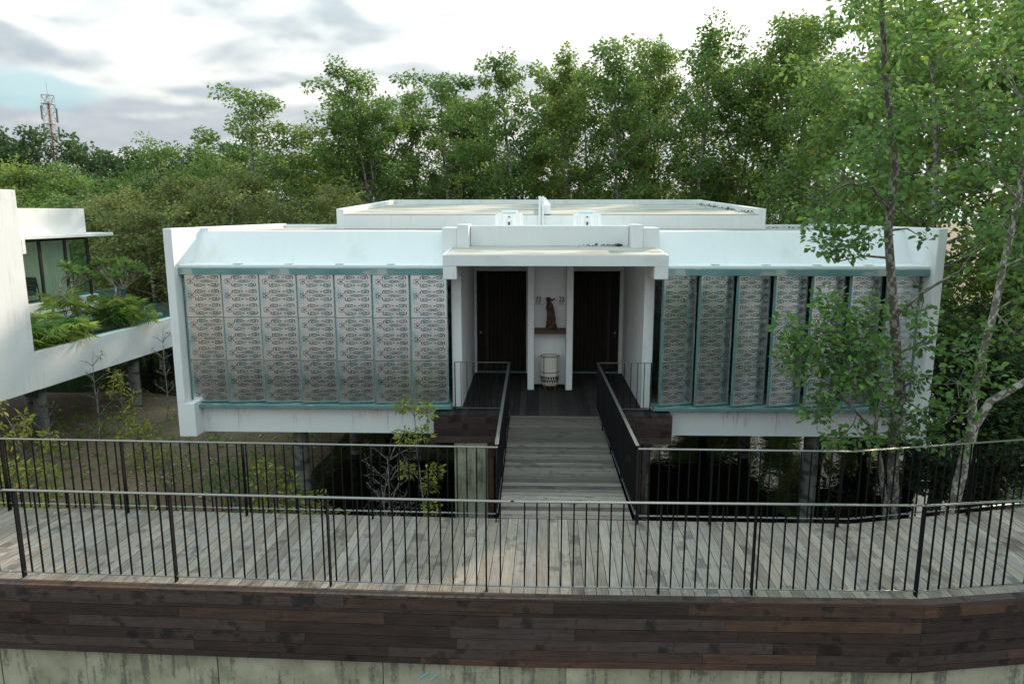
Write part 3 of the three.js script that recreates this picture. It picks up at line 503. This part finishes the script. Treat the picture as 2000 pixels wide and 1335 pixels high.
function clump(L, r, c, rad, n, len, wid, round, flat = 0.75, yellow) {
  for (let i = 0; i < n; i++) {
    const q = randDir(r), k = rad * Math.pow(r(), 0.45), o = [c[0] + q[0] * k, c[1] + q[1] * k * flat, c[2] + q[2] * k];
    const d = unit([q[0] * 0.7 + (r() - 0.5) * 1.2, q[1] * 0.5 + (r() - 0.55) * 1.1, q[2] * 0.7 + (r() - 0.5) * 1.2]);
    let s = perp(d, r); s = unit([s[0], s[1] * 0.55, s[2]]);
    L.leaf(o, d, s, len * (0.65 + 0.7 * r()), wid * (0.7 + 0.6 * r()), leafTint(r, yellow), round);
  }
}
// a tree of height h: trunk, limbs and leaf clumps at limb ends
function makeTree(seed, o) {
  const r = rng(seed), L = new Leaves(), wood = [], { h, r0, base, spread, limbs, clumps, per, rad, len, wid, round = false, up = 0.5, lean = 0.03, top = 0.25, yellow, forks = 1, belly = 0.45 } = o;
  for (let f = 0; f < forks; f++) {
    const la = r() * 6.28, lk = (lean + (forks > 1 ? 0.10 : 0)) * h * (0.5 + r()), hh = h * (f ? 0.75 + 0.2 * r() : 1), N = 9, T = [];
    const w1 = r() * 6, w2 = r() * 6, at = t => [Math.cos(la) * lk * t + 0.025 * h * Math.sin(t * 5 + w1) * t, hh * t, Math.sin(la) * lk * t + 0.025 * h * Math.sin(t * 4.3 + w2) * t];
    for (let i = 0; i <= N; i++) { const t = i / N; T.push([...at(t), r0 * (1 - 0.86 * t) * (i ? 1 : 1.35)]); }
    wood.push(limb(T, 7));
    for (let k = 0; k < limbs; k++) {
      const t = base + (1 - base) * (k + r() * 0.9) / limbs, a = k * 2.4 + r() * 1.2 + f, q = (t - base) / (1 - base);
      const prof = Math.max(top, Math.sin(Math.min(1, q / belly) * 1.571) * (q < belly ? 1 : 1 - (1 - top) * ((q - belly) / (1 - belly)) ** 1.3)), R = spread * prof * (0.7 + 0.6 * r()), p = at(t), rise = R * (up + 0.4 * r());
      const end = [p[0] + Math.cos(a) * R, p[1] + rise, p[2] + Math.sin(a) * R], midp = [p[0] + Math.cos(a + 0.2) * R * 0.5, p[1] + rise * 0.35, p[2] + Math.sin(a + 0.2) * R * 0.5], rr = r0 * 0.36 * (1 - 0.6 * t);
      wood.push(limb([[...p, rr], [...midp, rr * 0.65], [...end, rr * 0.2]], 5));
      for (let j = 0; j < clumps; j++) {
        const u = 0.3 + 0.75 * (j + r() * 0.8) / clumps, lo = u < 0.5 ? p : midp, hi = u < 0.5 ? midp : end, v = u < 0.5 ? u * 2 : u * 2 - 1;
        const c = [0, 1, 2].map(i => lo[i] + (hi[i] - lo[i]) * v + (r() - 0.5) * rad * 2.0 * (i === 1 ? 0.8 : 1));
        wood.push(limb([[lo[0] + (hi[0] - lo[0]) * v * 0.8, lo[1] + (hi[1] - lo[1]) * v * 0.8, lo[2] + (hi[2] - lo[2]) * v * 0.8, rr * 0.25], [...c, rr * 0.1]], 3));
        clump(L, r, c, rad * (0.6 + 0.7 * r()), Math.round(per * (0.6 + 0.8 * r())), len, wid, round, 0.8, yellow);
      }
    }
    const tp = at(1); clump(L, r, tp, rad, per, len, wid, round, 1, yellow);
  }
  return { wood: mergeGeometries(wood), crown: L.build() };
}
function addTree(kind, g, bark, leaf, label, group, p, s = 1, ry = 0, sy = s, category = 'tree') {
  const t = thing(kind, label, category, group, p, ry); t.scale.set(s, sy, s); part(t, 'trunk', g.wood, bark); part(t, 'crown', g.crown, leaf); return t;
}
// tall slender trees of the row behind the villa
const slender = [0, 1, 2, 3].map(i => makeTree(100 + i, { h: 15, r0: 0.17, base: 0.3, spread: [2.5, 2.2, 2.9, 2.4][i], limbs: 18, clumps: 5, per: 84, rad: 0.55, len: 0.19, wid: 0.125, up: 0.75, top: 0.3, forks: i === 2 ? 2 : 1 }));
const bushy = [0, 1, 2].map(i => makeTree(140 + i, { h: 10, r0: 0.16, base: 0.1, spread: 3.1, limbs: 20, clumps: 5, per: 80, rad: 0.56, len: 0.18, wid: 0.11, up: 0.35, top: 0.35, belly: 0.5 }));
const farTree = [0, 1].map(i => makeTree(160 + i, { h: 17, r0: 0.3, base: 0.35, spread: 5, limbs: 16, clumps: 5, per: 40, rad: 1.3, len: 0.6, wid: 0.4, up: 0.3, top: 0.4 }));
{
  const GR = 'tall slender trees behind the villa', LB = 'tall slender open-crowned tree in the forest row behind the villa', r = rng(31);
  [[-14.9, -40, 10.7], [-11.4, -42, 10.0], [-8.5, -41, 11.6], [-6.6, -44, 11.3], [-4.4, -41, 11.8], [-0.9, -41, 12.7], [2.0, -43, 12.4], [4.6, -41, 13.2], [7.4, -46, 14.4], [9.1, -41, 14.5], [11.8, -42, 12.7], [14.0, -40, 14.0], [15.8, -42, 14.8], [18.2, -40, 14.0], [-2.6, -47, 11.5], [13.0, -36, 11.0], [-13.0, -43, 9.4], [-9.8, -46, 11.2], [-5.4, -48, 11.6], [0.6, -47, 12.6], [3.3, -48, 13.4], [5.9, -44, 12.2], [8.2, -49, 14.2], [10.5, -47, 14.6], [12.6, -47, 13.6], [16.6, -46, 15.6]].forEach(([x, z, top], i) => {
    const h = top + 2.75; addTree('slender_tree', slender[i % 4], M.bark, [LEAF.forest, LEAF.lime, LEAF.forest, LEAF.lime, LEAF.bright][i % 5], LB, GR, [x, -2.75, z], 0.85 + r() * 0.3, r() * 6.28, h / 15.6);
  });
  const GB = 'bushy trees of the forest', LBB = 'bushy mid-green tree filling the forest behind the villas';
  for (let k = 0; k < 26; k++) { const x = -26 + k * 1.9 + r() * 1.2, z = -46 - r() * 9; addTree('bushy_tree', bushy[k % 3], M.darkBark, [LEAF.forest, LEAF.dark, LEAF.lime, LEAF.deep, LEAF.olive][k % 5], LBB, GB, [x, -2.8, z], 1 + r() * 0.3, r() * 6.28, (x < -9 ? 0.98 : 0.84) + r() * 0.22); }
  for (const [x, z, h] of [[-36, -50, 10.6], [-33.5, -52, 10.6], [-31, -49, 10], [-28, -51, 9.8], [-25, -48, 9.9], [-22, -50, 11.4], [-40, -54, 11.2], [-19, -45, 10.5], [-27.5, -40, 7.8], [-31, -42, 8], [-24, -39, 8], [-21, -38, 7.8]]) addTree('bushy_tree', bushy[Math.floor(r() * 3)], M.darkBark, [LEAF.forest, LEAF.lime, LEAF.deep][Math.floor(r() * 3)], LBB, GB, [x, -2.8, z], 1.15 + r() * 0.2, r() * 6.28, h / 10.6);
  const GO = 'olive-green trees beyond the neighbouring villa', LO = 'olive-green fine-leaved tree between the two villas';
  for (const [x, z, h] of [[-19.2, -33, 7.2], [-17, -32, 7.6], [-15.2, -33, 8.0], [-13.4, -32, 8.4], [-11, -33, 7.4], [-9.3, -34, 8.6], [-17.6, -36, 9], [-20.5, -36, 8.2], [-14.4, -37, 9.4], [-7, -36, 7.6]]) addTree('olive_tree', bushy[Math.floor(r() * 3)], M.bark, LEAF.olive, LO, GO, [x, -2.8, z], 0.85 + r() * 0.2, r() * 6.28, h / 10.6);
  const GF = 'dark far trees below the mast', LF = 'dark far tree on the skyline near the telecom mast';
  for (const [x, top] of [[-66, 13.2], [-63, 14.6], [-59.9, 15.0], [-57, 13.6], [-53, 12.2], [-48, 12.5], [-70, 13.5], [-44, 11.4], [-40.5, 13.4]]) addTree('far_tree', farTree[Math.floor(r() * 2)], M.darkBark, LEAF.dark, LF, GF, [x, -2.8, -90 + r() * 4], 0.8, r() * 6.28, (top + 2.8) / 19.4);
}
// big trees on the right
{
  const broad = [0, 1, 2].map(i => makeTree(200 + i, { h: 12, r0: 0.16, base: 0.16, spread: 2.9, limbs: 22, clumps: 5, per: 76, rad: 0.56, len: 0.155, wid: 0.115, round: true, up: 0.4, top: 0.4, forks: i === 1 ? 2 : 1, belly: 0.5 }));
  const r = rng(41), GB = 'broad-leaved trees on the right of the villa', LB = 'leafy broad-leaved tree crowding the end wall of the villa';
  for (const [x, z, h] of [[11.0, -20, 13], [13.6, -17.5, 14], [12.4, -24, 14.5], [15.8, -21, 15], [16.5, -25.5, 16], [10.9, -26.5, 12.5], [19.5, -24, 16], [14.5, -30, 15], [18.5, -19, 14], [11.2, -15.2, 9.6], [20.5, -31, 16], [17.2, -34, 16]]) addTree('broadleaf_tree', broad[Math.floor(r() * 3)], M.bark, [LEAF.broad, LEAF.forest, LEAF.lime][Math.floor(r() * 3)], LB, GB, [x, -3.1, z], 0.9 + r() * 0.25, r() * 6.28, h / 12.6);
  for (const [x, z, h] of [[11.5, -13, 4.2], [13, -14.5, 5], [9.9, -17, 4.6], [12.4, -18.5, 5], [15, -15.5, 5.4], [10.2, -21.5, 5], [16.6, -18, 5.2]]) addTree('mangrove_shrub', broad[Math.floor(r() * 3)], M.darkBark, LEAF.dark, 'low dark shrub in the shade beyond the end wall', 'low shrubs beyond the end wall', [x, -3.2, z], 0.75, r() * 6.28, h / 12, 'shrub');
}
// hand-shaped trees in front of the right wing: paths [[x,y,z,r]...], clumps [x,y,z,radius,count]
function shapedTree(kind, label, category, paths, clumps, bark, leaf, seed, len, wid, yellow, round = true) {
  const r = rng(seed), L = new Leaves(), wood = paths.map(p => limb(p, 8));
  for (const [x, y, z, rad, n] of clumps) {
    let best = null, bd = 1e9; for (const p of paths) for (const q of p) { const d = Math.hypot(q[0] - x, q[1] - y, q[2] - z); if (d < bd) { bd = d; best = q; } }
    wood.push(limb([[best[0], best[1], best[2], Math.min(best[3] * 0.5, 0.03)], [(best[0] + x) / 2 + (r() - 0.5) * 0.2, (best[1] + y) / 2 + (r() - 0.3) * 0.2, (best[2] + z) / 2 + (r() - 0.5) * 0.2, 0.014], [x, y, z, 0.006]], 5));
    for (let i = 0; i < 5; i++) { const q = randDir(r); wood.push(limb([[x, y, z, 0.006], [x + q[0] * rad * 0.9, y + q[1] * rad * 0.7, z + q[2] * rad * 0.9, 0.003]], 3)); }
    clump(L, r, [x, y, z], rad, n, len, wid, round, 0.8, yellow);
  }
  const t = thing(kind, label, category); part(t, 'trunk', mergeGeometries(wood), bark); if (clumps.length) part(t, 'crown', L.build(), leaf); return t;
}
shapedTree('broadleaf_tree', 'speckled tree trunk rising in front of the patterned screens with clumps of round leaves', 'tree',
  [[[7.1, -3.3, -13.2, 0.123], [6.96, -1.2, -13.2, 0.107], [6.83, 0.17, -13.2, 0.098], [6.88, 1.06, -13.2, 0.102], [6.75, 1.74, -13.2, 0.090], [6.61, 2.6, -13.2, 0.086], [6.39, 3.99, -13.2, 0.074], [6.42, 5.06, -13.2, 0.066], [6.05, 6.6, -13.1, 0.049], [5.75, 8.4, -13, 0.033], [5.7, 10, -13, 0.016]],
    [[6.9, -3.3, -13, 0.066], [6.72, -1.22, -13, 0.057], [6.5, -0.3, -12.9, 0.049], [6.29, 0.36, -12.8, 0.041], [5.9, 0.75, -12.7, 0.029], [5.5, 1.1, -12.6, 0.016]], [[6.29, 0.36, -12.8, 0.037], [6.33, 1.1, -12.8, 0.029], [6.2, 1.7, -12.8, 0.016]],
    [[6.42, 4.3, -13.2, 0.041], [6.0, 4.75, -13.1, 0.029], [5.5, 4.8, -13, 0.021], [5.1, 4.6, -12.9, 0.010]], [[6.45, 3.5, -13.2, 0.025], [5.9, 3.55, -13, 0.016], [5.4, 3.45, -12.9, 0.008]], [[6.62, 2.4, -13.2, 0.041], [7.0, 2.9, -13, 0.029], [7.5, 3.3, -12.8, 0.016], [7.8, 3.9, -12.7, 0.007]], [[6.7, 1.8, -13.2, 0.033], [6.1, 2.0, -13, 0.025], [5.5, 2.2, -12.9, 0.012]]],
  [[4.55, 2.3, -12.8, 0.3, 70], [4.7, 1.65, -12.8, 0.35, 90], [5.0, 1.55, -12.8, 0.4, 120], [5.1, 0.75, -12.7, 0.3, 60], [5.3, 2.75, -12.9, 0.35, 90], [6.1, 2.6, -13, 0.35, 80], [5.0, 4.2, -12.9, 0.3, 60], [6.6, 4.6, -13.2, 0.4, 90], [7.4, 4.4, -13.2, 0.4, 90], [5.3, 0.75, -12.7, 0.3, 50], [5.2, 3.85, -12.9, 0.42, 136], [5.6, 3.75, -13, 0.38, 119], [5.9, 3.95, -12.9, 0.35, 85], [5.35, 4.3, -12.9, 0.4, 102], [6.9, 3.85, -12.9, 0.2, 17], [5.1, 2.1, -12.8, 0.42, 153], [5.5, 1.9, -12.9, 0.45, 187], [5.9, 2.1, -12.9, 0.45, 187], [5.6, 2.5, -12.9, 0.38, 119], [6.2, 1.8, -12.9, 0.45, 187], [5.7, 1.45, -12.8, 0.45, 187], [6.1, 1.25, -12.8, 0.45, 170], [5.4, 1.15, -12.7, 0.35, 93], [4.75, 2.0, -12.8, 0.3, 76], [7.0, 2.5, -13, 0.32, 76], [7.15, 1.95, -13, 0.3, 68], [7.05, 1.3, -13, 0.35, 93], [6.6, 0.75, -12.9, 0.35, 85], [7.2, 0.7, -13, 0.38, 102], [5.6, 0.2, -12.7, 0.3, 76], [6.0, 0.3, -12.7, 0.35, 76], [6.9, 0.1, -13, 0.35, 85], [7.3, 0.3, -13, 0.3, 68], [5.5, 4.9, -13, 0.4, 102], [6.8, 5.0, -13.3, 0.45, 119], [6.0, 5.6, -13, 0.5, 153], [6.7, 6.1, -13.2, 0.55, 187], [5.7, 6.4, -12.8, 0.5, 153], [6.3, 7.2, -13, 0.6, 204], [5.5, 7.7, -13, 0.5, 153], [6.2, 8.4, -13, 0.6, 221], [5.4, 9, -13, 0.5, 153]],
  M.mainBark, LEAF.broad, 301, 0.118, 0.082, 0.02);
shapedTree('broadleaf_tree', 'pale forked tree with a bent limb between the end wall and the boardwalk bend', 'tree',
  [[[7.5, -3.3, -12.6, 0.12], [7.73, -0.95, -12.6, 0.105], [7.88, 0.2, -12.6, 0.1], [7.92, 0.55, -12.6, 0.09], [7.86, 0.94, -12.6, 0.07], [7.92, 1.78, -12.6, 0.065], [8.05, 2.6, -12.6, 0.06], [8.11, 3.39, -12.6, 0.055], [8.3, 4.5, -12.7, 0.05], [8.35, 6, -12.8, 0.04], [8.8, 8, -13, 0.02]], [[7.9, 0.45, -12.6, 0.08], [8.17, 1.0, -12.6, 0.07], [8.62, 1.36, -12.5, 0.06], [9.3, 1.9, -12.4, 0.05], [9.7, 3.2, -12.4, 0.03]]],
  [[7.6, 1.9, -12.6, 0.42, 90], [7.5, 1.35, -12.5, 0.4, 80], [7.9, 1.5, -12.4, 0.4, 70], [7.55, 0.8, -12.5, 0.4, 70], [7.6, 0.2, -12.6, 0.35, 45], [8.3, 2.3, -12.5, 0.45, 80], [8.6, 2.9, -12.5, 0.5, 100], [8.3, 3.4, -12.6, 0.45, 90], [8.0, 4.1, -12.6, 0.45, 90], [8.7, 4.2, -12.6, 0.5, 100], [8.9, 3.5, -12.5, 0.5, 100], [8.4, 4.9, -12.7, 0.5, 110], [7.8, 5.1, -12.8, 0.5, 100], [8.9, 5.4, -12.8, 0.55, 120], [8.2, 5.9, -12.8, 0.55, 120], [7.5, 6, -12.9, 0.5, 100], [8.7, 6.6, -12.9, 0.6, 140], [7.9, 6.9, -12.9, 0.55, 120], [9.2, 7.4, -13, 0.6, 130], [8.4, 7.8, -13, 0.6, 130], [9.5, 6.3, -13, 0.6, 120], [9.3, 4.6, -12.6, 0.5, 100], [9.0, 2.2, -12.4, 0.4, 60], [9.5, 2.7, -12.4, 0.45, 70], [7.3, 7.2, -13, 0.5, 90], [7.4, 8.2, -13, 0.55, 100]],
  M.paleBark, LEAF.broad, 302, 0.12, 0.085, 0.02);
// saplings and bare shrubs on the bank
function sapling(label, x, z, y0, h, spread, n, seed, leaf, len = 0.13, bare = false, category = 'sapling') {
  const r = rng(seed), paths = [], clumps = [], stems = 1 + Math.floor(r() * 2);
  for (let s = 0; s < stems; s++) {
    const a = r() * 6.28, st = [], hh = h * (s ? 0.7 : 1); for (let i = 0; i <= 6; i++) { const t = i / 6; st.push([x + Math.cos(a) * spread * 0.3 * t + 0.05 * Math.sin(t * 6 + s), y0 + hh * t, z + Math.sin(a) * spread * 0.3 * t, 0.028 * (1 - 0.85 * t)]); } paths.push(st);
    const nb = bare ? 16 : 10; for (let k = 0; k < nb; k++) { const t = 0.25 + 0.75 * k / nb, p = st[Math.floor(t * 6)], b = k * 2.4 + r(), R = spread * (1.1 - 0.6 * t) * (0.6 + 0.6 * r()), e = [p[0] + Math.cos(b) * R, p[1] + R * (0.5 + 0.6 * r()), p[2] + Math.sin(b) * R]; paths.push([[...p.slice(0, 3), 0.011], [(p[0] + e[0]) / 2, (p[1] + e[1]) / 2 + 0.05, (p[2] + e[2]) / 2, 0.007], [...e, 0.003]]);
      if (bare) for (let q = 0; q < 4; q++) { const f = 0.3 + 0.2 * q, m = [0, 1, 2].map(i => p[i] + (e[i] - p[i]) * f), d = randDir(r); paths.push([[...m, 0.005], [m[0] + d[0] * R * 0.45, m[1] + Math.abs(d[1]) * R * 0.5, m[2] + d[2] * R * 0.45, 0.002]]); }
      if (!bare || k % 5 === 0) clumps.push([...e, bare ? 0.12 : 0.2, bare ? 3 : Math.round(n / nb / stems)]); }
  }
  return shapedTree(bare ? 'bare_shrub' : 'sapling', label, category, paths, clumps, M.bark, leaf, seed + 1, len, len * 0.42, 0.12, false);
}
sapling('nearly leafless pale-stemmed sapling before the neighbouring terrace beam', -13.2, -20.6, -2.75, 3.0, 0.75, 30, 401, LEAF.yellow, 0.13, true, 'shrub');
sapling('thin bare sapling beside the rear round column', -12.2, -22.8, -2.75, 3.4, 0.7, 20, 402, LEAF.yellow, 0.12, true, 'shrub');
sapling('small bare twig shrub beside the front round column', -14.0, -19.6, -2.75, 1.7, 0.5, 10, 403, LEAF.yellow, 0.12, true, 'shrub');
sapling('upright yellow-leaved sapling next to the nearly leafless one', -12.6, -20.9, -2.75, 2.4, 0.45, 320, 404, LEAF.yellow, 0.15);
sapling('spreading yellow-green bush at the foot of the front round column', -13.1, -17.4, -2.75, 1.9, 0.9, 520, 405, LEAF.yellow, 0.17);
sapling('low yellow-green bush against the villa-side railing on the mud', -11.3, -14.6, -2.75, 1.5, 0.8, 460, 406, LEAF.yellow, 0.15);
sapling('feathery yellow-green sapling on the open mud', -10.6, -18.6, -2.75, 1.6, 0.5, 480, 407, LEAF.yellow, 0.13);
sapling('thin green sapling on the mud in front of the end wall foot', -9.2, -17.0, -2.8, 1.3, 0.55, 320, 408, LEAF.yellow, 0.11);
sapling('green sapling at the water edge below the base beam', -7.2, -16.2, -2.9, 1.2, 0.55, 300, 409, LEAF.bright, 0.13);
sapling('bright leafy sapling beside the underfloor column', -5.7, -15.0, -3.1, 2.0, 0.6, 500, 410, LEAF.yellow, 0.15);
sapling('short leafy sapling in the water near the underfloor column', -4.6, -14.6, -3.2, 1.5, 0.4, 300, 411, LEAF.yellow, 0.14);
sapling('tall fine-leaved sapling standing beside the concrete pier', -2.25, -14.2, -3.3, 4.2, 0.5, 800, 412, LEAF.yellow, 0.12);
sapling('bare brown twigs in the dark water near the concrete pier', -3.1, -14.4, -3.3, 3.0, 0.9, 10, 413, LEAF.bright, 0.1, true, 'shrub');
// fallen leaves
function litter(name, label, spots, colours, size, seed) {
  const L = new Leaves(), g = (L.leaf([0, 0, 0], [1, 0.12, 0], [0, 0, 1], 1, 0.5, [1, 1, 1], true), L.build()), r = rng(seed); g.deleteAttribute('color');
  const im = new THREE.InstancedMesh(g, phy({ color: 0xffffff, roughness: 0.9 }), spots.length), q = new THREE.Object3D();
  spots.forEach(([x, y, z], i) => { q.position.set(x, y, z); q.rotation.set((r() - 0.5) * 0.7, r() * 6.28, (r() - 0.5) * 0.5); q.scale.setScalar(size * (0.6 + 0.8 * r())); q.updateMatrix(); im.setMatrixAt(i, q.matrix); im.setColorAt(i, lin(...colours[Math.floor(r() * colours.length)])); });
  im.name = name; im.userData = { label, category: 'leaves', kind: 'stuff' }; scene.add(im);
}
{
  const r = rng(71), mud = [], roof = []; while (mud.length < 900) { const x = -17 + r() * 12, z = -24 + r() * 13, y = bank(x, z); if (y > -2.9) mud.push([x, y + 0.025, z]); }
  litter('fallen_leaves', 'dry yellow and brown leaves scattered over the mud bank', mud, [[0.35, 0.26, 0.09], [0.22, 0.13, 0.06], [0.45, 0.38, 0.16], [0.12, 0.07, 0.04]], 0.11, 72);
  for (let i = 0; i < 90; i++) roof.push([3.5 + r() * 4.5, 3.866, -21.9 + r() * r() * 1.2]); for (let i = 0; i < 60; i++) roof.push([2.0 - r() * r() * 1.0, 3.585, -16.37 + r() * r() * 0.3]); for (let i = 0; i < 120; i++) { const t = r(), z = -20.5 - 6.5 * t; roof.push([6.13 - r() * r() * 0.5, 4.30 + 0.36 * (-z - 20) / 7.5, z]); }
  litter('fallen_leaves', 'dark dry leaf litter lying along the roof parapets', roof, [[0.06, 0.04, 0.025], [0.10, 0.06, 0.035], [0.04, 0.03, 0.02]], 0.09, 73);
}
{   // weeds and grass blades on the mud
  const r = rng(81), L = new Leaves(); for (let k = 0; k < 9; k++) { const a = k * 0.7, d = unit([Math.cos(a), 1.1 + r(), Math.sin(a)]); L.leaf([0, 0, 0], d, perp(d, r), 1, 0.16, leafTint(r, 0.1), false); }
  const sp = []; while (sp.length < 700) { const x = -17 + r() * 12, z = -24 + r() * 13, y = bank(x, z), n = fbm(x * 0.7 + 30, z * 0.7 + 60, 256, 256, 3); if (y > -2.9 && n > 0.5) sp.push([x, y, z]); }
  const im = new THREE.InstancedMesh(L.build(), LEAF.bright, sp.length), q = new THREE.Object3D(); sp.forEach(([x, y, z], i) => { q.position.set(x, y - 0.01, z); q.rotation.set(0, r() * 6.28, 0); q.scale.setScalar(0.08 + 0.14 * r()); q.updateMatrix(); im.setMatrixAt(i, q.matrix); });
  im.name = 'weeds'; im.userData = { label: 'sparse green weeds growing on the mud bank', category: 'weeds', kind: 'stuff' }; scene.add(im);
}
// terrace plants of the neighbouring villa
function fanPalm(label, p, stems, h, seed) {
  const r = rng(seed), L = new Leaves(), wood = [];
  for (let s = 0; s < stems; s++) {
    const a = r() * 6.28, k = 0.35 * Math.sqrt(r()), hh = h * (0.45 + 0.55 * r()), b = [Math.cos(a) * k, 0, Math.sin(a) * k], tip = [b[0] * 1.6, hh, b[2] * 1.6]; wood.push(limb([[...b, 0.018], [...tip, 0.012]], 5));
    for (let f = 0; f < 15; f++) { const fa = f * 2.4 + r(), e = -0.1 + 0.9 * r(), d = unit([Math.cos(fa), e, Math.sin(fa)]), pl = 0.22 + 0.15 * r(), c = [0, 1, 2].map(i => tip[i] + d[i] * pl - (i === 1 ? 0.25 * (f / 11) : 0)); wood.push(limb([[tip[0], tip[1] - 0.25 * (f / 11), tip[2], 0.006], [...c, 0.004]], 3));
      const side = unit([-d[2], 0.1, d[0]]), tn = leafTint(r, 0.15); for (let q = -4; q <= 4; q++) { const t = q * 0.3, dd = unit([d[0] * Math.cos(t) + side[0] * Math.sin(t), d[1] * Math.cos(t) - 0.25 - 0.1 * Math.abs(q), d[2] * Math.cos(t) + side[2] * Math.sin(t)]); L.leaf(c, dd, perp(dd, r), 0.36 + 0.14 * r(), 0.055, tn, false); } }
  }
  const t = thing('fan_palm', label, 'palm', null, p); part(t, 'stem', mergeGeometries(wood), M.bark); part(t, 'crown', L.build(), LEAF.palm); return t;
}
fanPalm('wide clump of fan palms against the glass nearest the neighbouring end wall', nv(0.7, 0.402, 2.0), 10, 0.7, 501);
fanPalm('bushy fan palm clump in the middle of the glass fence', nv(0.7, 0.402, 3.3), 10, 0.75, 502);
fanPalm('tall fan palm with long bare stems in front of the neighbouring window', nv(1.2, 0.402, 4.6), 3, 1.6, 503);
fanPalm('leaning fan palm at the foot of the leafy frangipani', nv(0.9, 0.402, 5.6), 5, 1.15, 504);
fanPalm('small fan palm beside the round daybed', nv(0.6, 0.402, 6.4), 6, 0.8, 505);
fanPalm('low fan palm clump behind the glass between the two taller ones', nv(1.5, 0.402, 3.0), 9, 0.9, 506);
function frangipani(label, p, h, seed) {
  const r = rng(seed), L = new Leaves(), wood = [];
  const grow = (a, d, len, rad, depth) => { const e = [0, 1, 2].map(i => a[i] + d[i] * len); wood.push(limb([[...a, rad], [...e, rad * 0.75]], 6)); if (!depth) { for (let k = 0; k < 9; k++) { const q = unit([d[0] + (r() - 0.5) * 2.4, d[1] * 0.3 + (r() - 0.4), d[2] + (r() - 0.5) * 2.4]); L.leaf(e, q, perp(q, r), 0.26, 0.07, leafTint(r, 0), true); } return; } const n = 2 + Math.floor(r() * 2); for (let k = 0; k < n; k++) { const q = unit([d[0] + (r() - 0.5) * 1.7, d[1] + 0.15 + (r() - 0.4) * 0.5, d[2] + (r() - 0.5) * 1.7]); grow(e, q, len * 0.72, rad * 0.72, depth - 1); } };
  grow([0, 0, 0], unit([0.15, 1, 0.1]), h * 0.36, 0.055, 4);
  const t = thing('frangipani_tree', label, 'tree', null, p); part(t, 'trunk', mergeGeometries(wood), M.paleBark); part(t, 'crown', L.build(), LEAF.bright); return t;
}
frangipani('leafy frangipani with pale forked branches on the neighbouring terrace', nv(1.2, 0.402, 6.6), 2.3, 601);
frangipani('sparse frangipani reaching across the neighbouring window', nv(2.2, 0.402, 4.9), 2.3, 602);

// ---------------------------------------------------------------- telecom mast
{
  const o = thing('telecom_mast', 'red and white lattice telecom mast above the far trees', 'mast', null, [-79.2, -2.8, -120]); const H = 26, w = y => 1.1 - 0.45 * Math.min(1, y / 22);
  const lvl = 13, cor = (k, y) => [(k === 0 || k === 3 ? -1 : 1) * w(y), y, (k < 2 ? -1 : 1) * w(y)];
  for (let k = 0; k < 4; k++) part(o, 'leg', mergeGeometries([bar(cor(k, 0), cor(k, H), 0.05)]), M.mastHazeWhite);
  for (let j = 0; j < lvl; j++) { const g = [], a = j * 2, b = a + 2; for (let k = 0; k < 4; k++) { const n = (k + 1) % 4; g.push(bar(cor(k, a), cor(n, b), 0.03), bar(cor(n, a), cor(k, b), 0.03), bar(cor(k, b), cor(n, b), 0.035)); } part(o, 'brace', mergeGeometries(g), j % 4 < 2 ? M.red : M.mastHazeWhite); }
  part(o, 'ladder', bar([0, 0, 0], [0, H - 1, 0], 0.15), M.red); part(o, 'lightning_rod', bar([0, H - 1, 0], [0, H + 2, 0], 0.04), M.mastHazeWhite);
  for (const [x, y] of [[-1.25, 23.3], [1.25, 22.8], [-1.2, 20.4], [1.3, 19.9]]) part(o, 'antenna', mergeGeometries([cbox(x - 0.14, x + 0.14, y - 1.1, y + 1.1, -0.1, 0.1, 0.03), bar([x, y + 0.5, 0], [x * 0.5, y + 0.5, 0], 0.04), bar([x, y - 0.5, 0], [x * 0.5, y - 0.5, 0], 0.04)]), M.antenna);
  for (const y of [24.6, 21.4]) part(o, 'platform', box(-0.8, 0.8, y, y + 0.1, -0.8, 0.8), M.mastHazeWhite);
}

scene.traverse(o => { if (o.isMesh) { o.castShadow = true; o.receiveShadow = true; } });
renderer.render(scene, camera);
